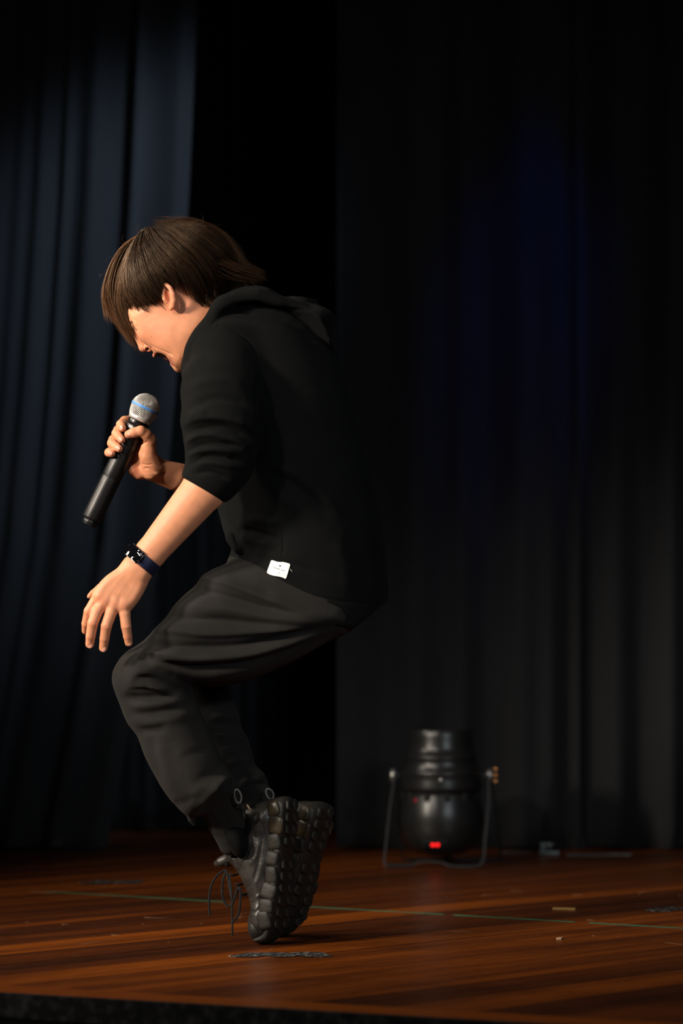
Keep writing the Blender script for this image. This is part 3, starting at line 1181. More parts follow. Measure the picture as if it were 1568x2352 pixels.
# nails: thin curved plates lying on the fingertips
def nail(px, py, Y, L, Wd, ang, nrm):
    """L, Wd px; ang direction of finger (deg clockwise from +x); nrm outward direction"""
    a = math.radians(ang)
    d = Vector((math.cos(a), 0, -math.sin(a)))
    n = Vector(nrm).normalized()
    d = (d - n * d.dot(n)).normalized()
    s = n.cross(d)
    bm = bmesh.new()
    bmesh.ops.create_uvsphere(bm, u_segments=16, v_segments=10, radius=1)
    for v in bm.verts:
        x, y, z = v.co
        bulge = -0.35 * y * y
        v.co = (x * L * PX, y * Wd * PX, (z * 0.16 + bulge * 0.5) * Wd * PX)
    mm = Matrix((d, s, n)).transposed().to_4x4()
    mm.translation = Vector(W(px, py, Y))
    bmesh.ops.transform(bm, matrix=mm, verts=bm.verts)
    return mesh_obj('fingernail', bm_mesh('fingernail', bm), M['nail'], person)


nail(206, 1482, HN - 0.0030, 7.4, 5.8, 96, (-0.25, -1, -0.25))
nail(237, 1490.5, HN - 0.0022, 7.4, 5.8, 98, (-0.2, -1, -0.25))
nail(296.3, 1477.5, HN + 0.0006, 6.2, 5.0, 82, (0.05, -1, -0.3))
nail(193, 1448, HN + 0.021, 5.5, 4.0, 96, (-0.8, -0.7, -0.1))
nail(203.2, 1369.5, HN + 0.0125, 4.0, 3.6, 150, (-0.5, -0.6, 0.5))
nail(278.0, 982.5, MY - 0.0242, 6.2, 4.9, 66, (-0.45, -1, 0.05))
nail(276.5, 1008.3, MY - 0.0296, 6.4, 5.0, 48, (-0.3, -1, 0.1))
nail(270.5, 1028.6, MY - 0.0304, 6.4, 5.0, 40, (-0.3, -1, 0.1))
nail(253.0, 1040.8, MY - 0.0248, 6.0, 4.8, 20, (-0.2, -1, 0.0))
nail(299, 995.6, MY - 0.0352, 7.0, 5.4, 160, (-0.05, -1, 0.22))

# teeth and tongue
tl = []
for i in range(-3, 4):
    bm = box_bm((0.0042, 0.0058, 0.0075), 0.0014, 3)
    a = i / 3.5
    me = bm_mesh('tooth', bm)
    o = mesh_obj('tooth', me, M['teeth'], person)
    o.location = W(366 + 11 * a * a, 812.0 + 1.0 * a * a, i * 0.0050)
    o.rotation_euler = (0, math.radians(-30), -a * 0.7)
bm = bmesh.new()
bmesh.ops.create_uvsphere(bm, u_segments=24, v_segments=14, radius=1)
bmesh.ops.scale(bm, vec=(0.012, 0.013, 0.006), verts=bm.verts)
o = mesh_obj('tongue', bm_mesh('tongue', bm), M['tongue'], person, loc=W(386, 822, 0), rot=(0, math.radians(25), 0))
# ------------------------------------------------------------------ hoodie
hood = []
TORSO = [(468, 748), (520, 703), (600, 698), (680, 722), (740, 772), (776, 826), (802, 890), (830, 985), (850, 1060), (868, 1150), (880, 1220), (888, 1300), (892, 1400), (880, 1500),
         (760, 1560), (600, 1480), (520, 1360), (519, 1296), (532, 1262), (517, 1232), (505, 1190), (470, 1050), (442, 950), (428, 870), (440, 800)]
hood.append(poly(TORSO, 0.0, 0.150, 0.135, k=0.02))
for s in (-1, 1):
    hood.append(ell((600, 800, s * 0.045), (120, 92, 0.082), 30, k=0.03))
# kangaroo pocket bulging at the belly
hood.append(chain([(524, 1208, -0.05), (532, 1236, -0.075), (545, 1262, -0.085)], [11, 15, 10], k=0.012))
hood.append(chain([(524, 1208, 0.05), (532, 1236, 0.075), (545, 1262, 0.085)], [11, 15, 10], k=0.012))
# cut along the hem
HEM = [(470, 1262), (518, 1296), (560, 1322), (600, 1352), (651, 1399), (696, 1420), (748, 1437), (815, 1442), (850, 1414), (882, 1386), (960, 1360), (960, 560), (380, 560), (380, 1262)]
hw = np.array([W(a, c, -0.06) for a, c in HEM])
hf2 = poly2d(hw[:, [0, 2]])
hood.append(Prim(lambda P: hf2(P[..., 0], P[..., 2]), (-9, -9, -9), (9, 9, 9), 'I', 0.004))
# near sleeve, pushed up
sl = [chain([(512, 815, -0.115), (508, 900, -0.165), (508, 965, -0.19), (510, 1020, -0.198), (505, 1060, -0.2), (488, 1094, -0.2), (452, 1142, -0.2)],
            [80, 87, 86, 80, 74, 60, 54], k=0.01, inner=0.01, ys=0.86),
      half((423, 1100, -0.2), (508, 1151, -0.2), (520, 950, -0.2), k=0.007)]
hood.append(group(sl, k=0.022))
# far sleeve
sl = [chain([(512, 815, 0.115), (515, 930, 0.17), (535, 1055, 0.195), (480, 1092, 0.165), (430, 1098, 0.13)], [80, 82, 66, 50, 44], k=0.01, inner=0.01),
      half((446, 1060, 0.15), (452, 1150, 0.15), (560, 1100, 0.15), k=0.004)]
hood.append(group(sl, k=0.022))
# the hood lying folded on the back
HOODP = [(440, 800), (462, 752), (488, 706), (512, 682), (548, 665), (588, 659), (624, 667), (656, 686), (728, 702), (762, 719), (773, 740), (775, 790), (767, 816), (742, 800), (704, 765),
         (658, 738), (602, 722), (545, 718), (505, 730), (470, 772)]
hd = [poly(HOODP, 0.0, 0.122, 0.040, k=0.004)]
hd.append(chain([(505, 704, -0.110), (540, 684, -0.114), (590, 679, -0.114), (640, 694, -0.106), (690, 704, -0.09)], [14, 16, 16, 14, 10], k=0.012))
hd.append(chain([(505, 704, 0.110), (540, 684, 0.114), (590, 679, 0.114), (640, 694, 0.106), (690, 704, 0.09)], [14, 16, 16, 14, 10], k=0.012))
hd.append(ell((693, 694, -0.015), (37, 23, 0.055), 8, k=0.006))
hd.append(ell((694, 683, -0.02), (31, 11.5, 0.050), 6, op='S', k=0.004))
# opening for the neck and face
hd.append(chain([(440, 700, 0), (472, 735, 0)], [62, 58], op='S', k=0.006, ys=1.05))
hood.append(group(hd, k=0.006))
EDGE_ROLL = True
# hollow where the neck goes in (body stays inside)
hood.append(poly([(380, 640), (470, 640), (500, 690), (478, 742), (446, 790), (424, 850), (380, 880)], 0.02, 0.10, 0.05, op='S', k=0.006))

for s in (-1, 1):
    hood.append(chain([(512, 700, s * 0.105), (486, 728, s * 0.112), (462, 764, s * 0.116), (440, 802, s * 0.118), (428, 842, s * 0.116), (430, 880, s * 0.11)], [13, 11, 10, 10, 9, 8], k=0.02, ys=1.6))
V, Fc = sculpt(hood, 0.0028, soft=3)
print('hoodie', len(V), round(time.time() - T0, 1))
V = carve(V, Fc, [
    # pushed-up sleeve folds
    ([(420, 905), (470, 880), (530, 878), (585, 905)], 14, 7.2), ([(424, 940), (480, 915), (540, 918), (590, 945)], 10, -8.7),
    ([(416, 986), (450, 966), (500, 962), (550, 975), (592, 1000)], 12, 13.0, 1), ([(424, 1000), (460, 984), (510, 980), (560, 998), (588, 1018)], 7, -11.6),
    ([(424, 1024), (456, 1004), (490, 1002), (520, 1010)], 8, 10.2, 1), ([(424, 1044), (460, 1022), (510, 1020), (560, 1030)], 6, -10.2),
    ([(428, 1056), (452, 1040), (500, 1034), (560, 1046)], 8, 8.7, 1), ([(432, 1070), (470, 1050), (520, 1052), (566, 1066)], 5, -8.7),
    ([(438, 1078), (470, 1064), (520, 1068), (560, 1080)], 7, 5.8), ([(440, 1090), (480, 1084), (530, 1104)], 5, -5.8),
    ([(498, 1004), (540, 1012), (580, 1036)], 7, 7.2), ([(470, 1030), (500, 1036), (540, 1060)], 5, 4.3),
    ([(420, 875), (440, 840), (470, 820)], 12, 4.3), ([(436, 962), (452, 950), (480, 948)], 8, 5.8),
], ymax=-0.10)
V = carve(V, Fc, [
    ([(598, 850), (594, 900), (602, 960), (600, 1020), (582, 1060), (560, 1110)], 9, -7),         # between sleeve and body
    ([(506, 757), (540, 762), (572, 785), (592, 820), (600, 850)], 3, -2.5),                       # armhole seam
    ([(506, 720), (504, 740), (500, 758)], 2.2, -1.5),
    ([(602, 1062), (650, 1076), (700, 1106), (760, 1160), (790, 1200)], 16, 7), ([(600, 1082), (650, 1098), (700, 1130), (760, 1186)], 12, -7),
    ([(620, 1130), (680, 1160), (740, 1200)], 14, 4),
    ([(560, 1190), (600, 1196), (640, 1206)], 10, 5), ([(545, 1216), (590, 1224), (640, 1240)], 8, -7), ([(548, 1232), (590, 1244), (636, 1254)], 10, 5),
    ([(648, 1206), (650, 1250), (648, 1290)], 2.4, -2.0),                                         # side seam
    ([(560, 1272), (600, 1282), (640, 1292), (700, 1305), (760, 1330)], 10, -4),
    ([(620, 1361), (680, 1367), (748, 1376), (810, 1384), (878, 1388)], 2.6, -3.2), ([(520, 1262), (560, 1290), (600, 1320), (640, 1362)], 2.4, -2),
    ([(690, 900), (720, 960), (760, 1080)], 30, 3), ([(640, 880), (655, 950), (650, 1030)], 22, -3),
    ([(800, 1210), (830, 1290), (850, 1350)], 18, -4), ([(770, 1230), (790, 1300), (800, 1370)], 18, 4),
    ([(533, 1216), (541, 1240), (548, 1262)], 3, -4),
    # hood seams and folds
    ([(506, 716), (540, 700), (590, 696), (640, 708), (690, 712), (728, 708)], 4, -4), ([(500, 722), (540, 714), (600, 718), (655, 735), (704, 764), (745, 800)], 5, -10), ([(505, 708), (545, 703), (605, 707), (662, 725), (712, 755), (756, 790)], 7, 5),
    ([(480, 752), (505, 728), (540, 714)], 4, -3),
    ([(735, 720), (760, 760), (768, 800)], 10, -4), ([(768, 745), (762, 775), (752, 790)], 5, 3),
    ([(458, 768), (436, 800), (428, 850)], 4, -3),
], ymax=-0.005)
hoodie = mesh_obj('hoodie', build_mesh('hoodie', V, Fc), M['hoodie'], person)
hoodie['label'] = 'black fleece hoodie with pushed-up sleeves'
h_bvh = BVHTree.FromPolygons([tuple(v) for v in V], [tuple(int(i) for i in f) for f in Fc])


def on_surface(bvh, px, py, lift=0.0012):
    """from the viewer's side, the point where the cloth is met"""
    o = Vector((0, -CAM_D, CAMZ))
    d = (Vector(W(px, py, 0)) - o).normalized()
    hit = bvh.ray_cast(o, d)
    return hit[0] + hit[1] * lift if hit[0] is not None else Vector(W(px, py, -0.1))


# sewn label near the hem
TL, TR, BR, BL = [np.array(p, float) for p in ((624.4, 1285.6), (667.5, 1295.5), (657, 1330), (613, 1316))]
nu, nv = 15, 11
fr = []
for j in range(nv):
    for i in range(nu):
        u, v = i / (nu - 1), j / (nv - 1)
        # rounded corners
        cu = u
        p = (TL * (1 - u) + TR * u) * (1 - v) + (BL * (1 - u) + BR * u) * v
        p = p + np.array([0, 1.4 * math.sin(u * 6.28) * (1 if v < 0.5 else 1)])
        rcn = 0.06
        du = max(0, rcn - min(u, 1 - u)) / rcn
        dv = max(0, rcn - min(v, 1 - v)) / rcn
        cxy = (TL + TR + BR + BL) / 4
        p = p + (cxy - p) * 0.05 * du * dv
        fr.append(p)
front = [on_surface(h_bvh, *p, lift=0.0022) for p in fr]
# the label is stiffer than the fleece: even out its surface
arr = np.array([tuple(p) for p in front]).reshape(nv, nu, 3)
for _ in range(12):
    a = arr.copy()
    a[1:-1, 1:-1, 1] = (arr[:-2, 1:-1, 1] + arr[2:, 1:-1, 1] + arr[1:-1, :-2, 1] + arr[1:-1, 2:, 1]) / 4
    arr = a
VV = arr.reshape(-1, 3)
back = VV + np.array([0, 0.0012, 0])
n = nu * nv
FF = []
for j in range(nv - 1):
    for i in range(nu - 1):
        a = j * nu + i
        FF.append((a, a + nu, a + nu + 1, a + 1))
        FF.append((n + a, n + a + 1, n + a + nu + 1, n + a + nu))
for i in range(nu - 1):
    FF.append((i, i + 1, n + i + 1, n + i))
    a = (nv - 1) * nu + i
    FF.append((a, n + a, n + a + 1, a + 1))
for j in range(nv - 1):
    a = j * nu
    FF.append((a, n + a, n + a + nu, a + nu))
    a += nu - 1
    FF.append((a, a + nu, n + a + nu, n + a))
patch = mesh_obj('sewn_label', build_mesh('sewn_label', np.vstack([VV, back]), FF, smooth=False), M['label'], hoodie)
patch['label'] = 'small white sewn label with faint grey print'
l_bvh = BVHTree.FromPolygons([tuple(v) for v in VV], [f for f in FF if max(f) < n])


def mark(pts, w):
    P = [on_surface(l_bvh, *p, lift=0.0) + Vector((0, -0.0006, 0)) for p in pts]
    P = [tuple(p) for p in P]
    return tube_arrays(np.array(P), w * PX, 5)


def join_tubes(name, tubes, mat, parent):
    VV, FF, o = [], [], 0
    for v, f in tubes:
        VV.append(np.asarray(v))
        FF += [tuple(dict.fromkeys(int(i) + o for i in q)) for q in f]
        o += len(v)
    me = bpy.data.meshes.new(name)
    me.from_pydata([tuple(p) for p in np.vstack(VV)], [], FF)
    for p in me.polygons:
        p.use_smooth = True
    me.update()
    return mesh_obj(name, me, mat, parent)


marks = [mark([(641.3, 1299.2), (643.8, 1300.4)], 1.4), mark([(642.9, 1298.6), (642.3, 1301.2)], 1.2)]
for i in range(9):
    if i == 5:
        continue
    x = 628.8 + i * 2.85
    y = 1303.4 + i * 0.94
    marks.append(mark([(x, y - 0.9), (x + 0.5, y + 0.9)], 0.34))
    marks.append(mark([(x, y + 0.7 - (i % 3) * 0.7), (x + 1.8, y + 1.2 - (i % 3) * 0.7)], 0.34))
marks.append(mark([(640.2, 1314.6), (639.6, 1316.6), (638.8, 1316.9)], 0.4))
join_tubes('label_print', marks, M['ink'], patch)
th = on_surface(h_bvh, 667, 1308)
mesh_obj('loose_thread', tube_mesh('loose_thread', [th, th + Vector((0.001, -0.002, -0.002)), th + Vector((0.003, -0.003, -0.0045))], 0.0003, 5), M['label'], hoodie)

# ------------------------------------------------------------------ trousers
tr = []
tr.append(poly([(520, 1292), (560, 1270), (700, 1270), (850, 1300), (868, 1370), (812, 1440), (740, 1470), (640, 1480), (560, 1430)], 0.0, 0.142, 0.09, k=0.02))
THIGH = [(517, 1296), (470, 1319), (452, 1340), (436, 1354), (400, 1391), (370, 1430), (332, 1468), (300, 1490), (276, 1514), (264, 1545), (268, 1580), (290, 1606), (340, 1602), (400, 1586), (440, 1576),
         (480, 1577), (525, 1574), (580, 1560), (640, 1535), (700, 1505), (760, 1470), (815, 1443), (800, 1380), (700, 1330), (600, 1290)]
tr.append(poly(THIGH, -0.078, 0.088, 0.068, k=0.02))
SHIN = [(264, 1545), (269, 1590), (279, 1630), (294, 1664), (315, 1690), (330, 1732), (354, 1780), (380, 1822), (408, 1856), (438, 1878), (470, 1870), (510, 1845), (548, 1818), (540, 1792), (512, 1750),
        (491, 1700), (469, 1650), (450, 1610), (432, 1574), (400, 1540), (320, 1505)]
tr.append(poly(SHIN, -0.068, 0.076, 0.060, k=0.02))
# gathered cuff of the near leg
tr.append(chain([(503, 1838, -0.052), (518, 1888, -0.04), (528, 1940, -0.033)], [50, 42, 26], k=0.006, ys=0.95))
tr.append(chain([(446, 1860, -0.075), (437, 1882, -0.075), (446, 1894, -0.07)], [7, 8, 6], k=0.006))
# far leg
tr.append(chain([(740, 1380, 0.08), (560, 1462, 0.085), (440, 1512, 0.09)], [74, 80, 66], k=0.02, inner=0.01))
tr.append(chain([(432, 1520, 0.09), (484, 1650, 0.09), (520, 1728, 0.09), (548, 1790, 0.09)], [62, 62, 55, 48], k=0.016, inner=0.01))
tr.append(chain([(572, 1802, 0.09), (604, 1862, 0.09)], [44, 36], k=0.006))
V, Fc = sculpt(tr, 0.0027, soft=8)
print('trousers', len(V), round(time.time() - T0, 1))
near = [
    # long folds sweeping from the hip to the knee
    ([(400, 1310), (470, 1330), (540, 1350), (610, 1376), (700, 1412)], 9, 9, 1), ([(380, 1340), (450, 1352), (520, 1368), (600, 1394), (700, 1418)], 8, -12),
    ([(340, 1390), (420, 1392), (520, 1400), (620, 1418), (760, 1436)], 11, 8), ([(320, 1410), (400, 1418), (500, 1424), (600, 1434), (760, 1440)], 8, -11),
    ([(280, 1440), (380, 1450), (480, 1458), (590, 1452), (760, 1436)], 12, 11, 1), ([(250, 1468), (350, 1478), (450, 1486), (560, 1482), (660, 1462), (800, 1432)], 8, -13),
    ([(250, 1490), (340, 1500), (440, 1510), (560, 1502), (660, 1476), (800, 1440)], 10, 12, -1), ([(260, 1470), (320, 1496), (400, 1528), (500, 1530), (600, 1514), (700, 1480), (820, 1440)], 8, -13),
    ([(420, 1552), (520, 1548), (620, 1520), (720, 1482)], 12, 6),
    ([(300, 1492), (340, 1520), (380, 1548), (430, 1570)], 8, -7), ([(286, 1516), (320, 1540), (370, 1566), (430, 1578)], 8, 5),
    ([(520, 1320), (580, 1345), (640, 1372)], 10, -5),
    # knee and shin creases
    ([(300, 1562), (340, 1556), (380, 1570), (420, 1588)], 7, -7), ([(290, 1580), (330, 1575), (380, 1588), (430, 1604)], 7, 6, 1),
    ([(276, 1600), (320, 1604), (370, 1598), (420, 1584)], 7, -8), ([(282, 1618), (330, 1620), (380, 1616), (440, 1606)], 8, 6),
    ([(290, 1640), (340, 1640), (390, 1630), (430, 1624)], 7, -6), ([(300, 1654), (350, 1662), (400, 1650), (450, 1634)], 9, 5),
    ([(310, 1678), (350, 1676), (390, 1664)], 8, -6), ([(336, 1570), (360, 1584), (376, 1600)], 5, 4),
    ([(362, 1680), (372, 1730), (386, 1790), (410, 1840)], 12, 5), ([(346, 1690), (352, 1740), (372, 1800)], 9, -5),
    ([(440, 1640), (470, 1690), (496, 1740)], 12, -4), ([(400, 1700), (440, 1760), (480, 1800)], 16, 4),
    ([(440, 1800), (480, 1780), (520, 1770)], 10, -4), ([(430, 1830), (480, 1806), (530, 1786)], 10, 5),
    ([(448, 1862), (476, 1828), (506, 1802), (534, 1786)], 6, 11, 1), ([(462, 1868), (492, 1834), (520, 1806), (540, 1796)], 5, -14),
    ([(410, 1740), (450, 1730), (490, 1716)], 8, -3), ([(390, 1850), (420, 1846), (450, 1826)], 8, -4),
    ([(504, 1846), (516, 1874), (530, 1906)], 4, -2), ([(520, 1836), (534, 1870), (548, 1900)], 4, 2), ([(486, 1858), (504, 1890), (520, 1920)], 4, 2),
]
near = [(p[0], p[1] * 1.3, p[2]) + tuple(p[3:]) for p in near]
V = carve(V, Fc, near, ymax=-0.02, face=1.0)
V = carve(V, Fc, [
    ([(480, 1652), (520, 1644), (552, 1650)], 7, 5), ([(484, 1668), (520, 1662), (560, 1672)], 6, -6), ([(490, 1690), (530, 1688), (570, 1696)], 7, 5),
    ([(500, 1716), (540, 1704), (574, 1712)], 5, -4), ([(520, 1760), (550, 1744), (584, 1748)], 8, 4),
    ([(548, 1818), (566, 1790), (580, 1770)], 6, 5, 1), ([(560, 1812), (590, 1800), (622, 1806)], 5, -6), ([(556, 1800), (590, 1786), (606, 1790)], 8, 5),
], ymin=0.0)
trousers = mesh_obj('trousers', build_mesh('trousers', V, Fc), M['trousers'], person)
trousers['label'] = 'dark grey cuffed trousers'
t_bvh = BVHTree.FromPolygons([tuple(v) for v in V], [tuple(int(i) for i in f) for f in Fc])


def loop_cord(cx, cy, rx, ry, tilt, Y, r):
    t = np.linspace(0, 2 * math.pi, 36, endpoint=False)
    a = math.radians(tilt)
    P = []
    for q in t:
        x, y = rx * math.cos(q), ry * math.sin(q) * (1 - 0.15 * math.cos(q))
        P.append(W(cx + x * math.cos(a) - y * math.sin(a), cy + x * math.sin(a) + y * math.cos(a), Y + 0.003 * math.sin(q)))
    return mesh_obj('cord_loop', tube_mesh('cord_loop', P, r * PX, 8, closed=True), M['cord'], trousers)


loop_cord(546.5, 1829, 7.6, 16, -12, -0.098, 2.3)
loop_cord(620, 1824, 7.6, 13, -24, 0.036, 2.3)
ag = np.array([W(566.5, 1848, -0.085), W(570, 1853, -0.088), W(577, 1863, -0.086)])
mesh_obj('cord_end', tube_mesh('cord_end', ag, [2.2 * PX, 2.6 * PX, 2.4 * PX], 8), M['aglet'], trousers)
lc = [W(548, 1845, -0.096), W(556, 1850, -0.094), W(566, 1848, -0.086)]
mesh_obj('drawcord', tube_mesh('drawcord', catmull(lc, 10), 1.6 * PX, 6), M['lace'], trousers)

sv, sf = sculpt([ell((540, 1922, -0.038), (52, 25, 0.034), 68, k=0.001)], 0.003, soft=1)
mesh_obj('sock', build_mesh('sock', sv, sf), M['hoodie'], person)
# ------------------------------------------------------------------ shoes
def lug_mesh(sx, sy, sz, e=0.5):
    """pillow-shaped rubber pod"""
    bm = bmesh.new()
    bmesh.ops.create_uvsphere(bm, u_segments=14, v_segments=9, radius=1)
    for v in bm.verts:
        v.co = [math.copysign(abs(c) ** q, c) * h / 2 for c, h, q in zip(v.co, (sx, sy, sz), (e, 0.8, e))]
    return bm_mesh('tread_lug', bm)


LUG_SIDE = lug_mesh(0.027, 0.013, 0.029)
LUG_FLAT = lug_mesh(0.007, 0.030, 0.019)
LUG_TAN = LUG_SIDE.copy()
LUG_TAN.materials.append(M['midsole'])
for me in (LUG_SIDE, LUG_FLAT):
    me.materials.append(M['sole'])


def local(px, py, piv):
    return ((px - piv[0]) * PX, (piv[1] - py) * PX)


def make_shoe(piv, Y, yaw, full):
    """shoe standing on its toe tip; built about a pivot, then turned about the vertical"""
    root_loc = Vector(W(piv[0], piv[1], Y))

    def L(pts):
        return [(p[0] - piv[0] + 784, p[1] - piv[1] + HOR) for p in pts]
    UP = [(556, 1866), (572, 1852), (600, 1846), (626, 1838), (648, 1848), (654, 1900), (648, 1990), (640, 2070), (628, 2130), (604, 2152), (582, 2146), (569, 2124), (570, 2106), (580, 2090),
          (572, 2064), (552, 2020), (532, 1990), (520, 1966), (538, 1948), (556, 1916), (562, 1888)]
    SO = [(632, 1836), (652, 1829), (668, 1834), (675, 1852), (671, 1920), (664, 1990), (659, 2060), (650, 2112), (638, 2150), (622, 2165), (598, 2167), (584, 2158), (596, 2148), (614, 2138), (625, 2108),
          (630, 2040), (636, 1960), (642, 1900), (634, 1864)]
    off = 0.0
    up = [poly(L(UP), 0.0, 0.040, 0.038, k=0.004, smooth=3),
          ell((*L([(610, 2105)])[0], 0), (48, 30, 0.044), 80, k=0.012),
          ell((*L([(618, 1880)])[0], 0), (40, 36, 0.034), 80, k=0.01)]
    # collar opening
    up.append(ell((*L([(535, 1908)])[0], 0), (58, 27, 0.031), 62, op='S', k=0.004))
    # padded collar, tongue, overlays
    up.append(chain([(*L([(560, 1862)])[0], -0.026), (*L([(566, 1890)])[0], -0.036), (*L([(560, 1920)])[0], -0.037), (*L([(540, 1948)])[0], -0.03)], [7, 8, 8, 7], k=0.005))
    up.append(chain([(*L([(560, 1862)])[0], 0.026), (*L([(566, 1890)])[0], 0.036), (*L([(560, 1920)])[0], 0.037), (*L([(540, 1948)])[0], 0.03)], [7, 8, 8, 7], k=0.005))
    up.append(chain([(*L([(528, 1972)])[0], 0), (*L([(500, 1984)])[0], 0.0), (*L([(490, 1988)])[0], 0)], [15, 13, 9], k=0.008, ys=1.5))
    V, Fc = sculpt(up, 0.0022)
    # overlay seams in the leather, both sides
    seams = [([(566, 2050), (596, 2020), (612, 1970), (622, 1900), (616, 1860)], 2.6, -2.4), ([(548, 2010), (572, 1980), (590, 1940), (596, 1890)], 2.4, -2.2),
             ([(580, 2088), (604, 2090), (626, 2070)], 3, -3), ([(574, 2112), (592, 2122), (606, 2144)], 3, -3.2), ([(566, 2062), (590, 2066), (622, 2044)], 3, 2.4),
             ([(590, 1985), (606, 1960), (612, 1920)], 5, 2.6), ([(556, 1985), (570, 1955), (576, 1925)], 4, 2.4), ([(596, 2040), (612, 2010), (622, 1960)], 5, 2.2),
             ([(530, 1965), (545, 1975), (556, 2000)], 4, 3), ([(604, 1866), (598, 1900), (604, 1930)], 3, -2)]
    for sgn in (1, -1):
        U = V.copy()
        U[:, 1] *= sgn
        Fq = Fc if sgn == 1 else Fc[:, ::-1]
        # work in the pivot's pixel frame
        U2 = U.copy()
        U2 = carve(U2, Fq, [(L(p[0]),) + tuple(p[1:]) for p in seams], ymax=-0.006)
        V = U2
        V[:, 1] *= sgn
    P0 = np.array(W(784, HOR, 0))
    upper = mesh_obj('shoe', build_mesh('shoe_upper', V - P0, Fc), M['leather'], person, loc=root_loc, rot=(0, 0, math.radians(yaw)))
    # midsole band + outsole
    MID = [(622, 1842), (640, 1832), (652, 1836), (656, 1880), (650, 1960), (643, 2040), (634, 2100), (620, 2138), (604, 2150), (594, 2148), (610, 2130), (618, 2090), (624, 2030), (630, 1960), (634, 1890)]
    V, Fc = sculpt([poly(L(MID), 0.0, 0.0470, 0.010, k=0.003, smooth=3)], 0.0024)
    # the sole narrows at the waist and rounds at heel and toe
    def waist(V):
        z = (V[:, 2] - P0[2]) / PX + 0
        py = piv[1] - z
        f = np.interp(py, [1826, 1840, 1870, 1960, 2060, 2110, 2150, 2170], [0.55, 0.72, 0.80, 0.78, 1.0, 1.0, 0.8, 0.62])
        V = V.copy()
        V[:, 1] *= f
        return V
    mesh_obj('midsole', build_mesh('midsole', waist(V) - P0, Fc), M['midsole'], upper)
    V, Fc = sculpt([poly(L(SO), 0.0, 0.0465, 0.009, k=0.003, smooth=3),
                    ell((*L([(655, 1985)])[0] , 0), (40, 14, 0.06), 90, op='S', k=0.004) if False else ell((*L([(640, 1840)])[0], 0), (6, 6, 0.01), 0, k=0.002)], 0.0024)
    mesh_obj('outsole', build_mesh('outsole', waist(V) - P0, Fc), M['sole'], upper)
    # lugs wrapped up the side wall
    rows = [(1856, 640), (1892, 643), (1930, 640), (1968, 637), (2006, 634), (2042, 631), (2076, 627), (2108, 619)]
    for sgn in (-1, 1):
        for i, (py, px) in enumerate(rows):
            f = float(np.interp(py, [1826, 1840, 1870, 1960, 2060, 2110, 2150, 2170], [0.55, 0.72, 0.80, 0.78, 1.0, 1.0, 0.8, 0.62]))
            x, z = local(px + 5 + (i * 5 % 3) * 1.5, py, piv)
            o = mesh_obj('tread_lug', LUG_TAN if i in (0, 1) else LUG_SIDE, None, upper, loc=(x, sgn * (0.0425 * f + 0.0008), z), rot=(math.radians(sgn * (6 - (i * 7 % 5) * 3)), math.radians(-14 + (i * 4 % 7) * 5), math.radians(sgn * 10)))
            o.scale = (0.9 + 0.25 * ((i * 3) % 4) / 3, 0.9, 0.92 + 0.22 * ((i * 5) % 3) / 2)
    # lugs on the tread
    for i, py in enumerate(range(1850, 2140, 27)):
        f = float(np.interp(py, [1826, 1840, 1870, 1960, 2060, 2110, 2150, 2170], [0.55, 0.72, 0.80, 0.78, 1.0, 1.0, 0.8, 0.62]))
        if 1950 < py < 1985:
            continue
        px = float(np.interp(py, [1836, 1852, 1920, 1990, 2060, 2112, 2150], [668, 675, 671, 664, 659, 650, 638]))
        for sgn in (-1, 1):
            x, z = local(px - 1.2, py, piv)
            o = mesh_obj('tread_lug', LUG_FLAT, None, upper, loc=(x, sgn * 0.021 * f, z), rot=(math.radians(sgn * 18), math.radians(-6), 0))
            o.scale = (1, 0.95 * f, 1)
    # toe cap rubber
    bm = bmesh.new()
    bmesh.ops.create_uvsphere(bm, u_segments=24, v_segments=14, radius=1)
    bmesh.ops.scale(bm, vec=(0.0215, 0.037, 0.026), verts=bm.verts)
    x, z = local(597, 2130, piv)
    mesh_obj('toe_cap', bm_mesh('toe_cap', bm), M['sole'], upper, loc=(x, 0, z))
    if full:
        def lace(pts, r=2.6):
            P = []
            for px, py, y in pts:
                x, z = local(px, py, piv)
                P.append((x, y, z))
            return mesh_obj('lace', tube_mesh('lace', catmull(P, len(P) * 6), r * PX, 7), M['lace'], upper)
        lace([(512, 2002, -0.01), (498, 2014, -0.02), (486, 2040, -0.026), (483, 2072, -0.028), (485, 2104, -0.028)])
        lace([(516, 2000, -0.01), (513, 2030, -0.022), (516, 2062, -0.026), (528, 2083, -0.026), (538, 2070, -0.024), (530, 2038, -0.022), (519, 2004, -0.012)])
        lace([(524, 2010, -0.012), (536, 2044, -0.024), (540, 2090, -0.028), (541, 2148, -0.028)], 2.4)
        lace([(548, 2050, -0.02), (558, 2040, -0.024), (560, 2072, -0.028), (556, 2100, -0.028), (546, 2112, -0.028), (540, 2120, -0.028)])
        lace([(552, 2034, -0.02), (545, 2062, -0.026), (539, 2082, -0.028)])
        for q in range(4):
            lace([(524 + q * 13, 1986 + q * 22, -0.026), (516 + q * 13, 1992 + q * 22, 0.0), (524 + q * 13, 1986 + q * 22, 0.026)], 2.8)
    return upper


shoe_near = make_shoe((630, 2100), -0.02, -20, True)
shoe_near['label'] = 'scuffed black lace-up boot, nearer foot'
shoe_far = make_shoe((630, 2100), 0.09, -34, False)
shoe_far.rotation_euler = Euler((0, math.radians(14), math.radians(-34)))
shoe_far.location = W(664, 2092, 0.09)
shoe_far['label'] = 'scuffed black boot showing its tread, farther foot'
for s in (shoe_near, shoe_far):
    pass

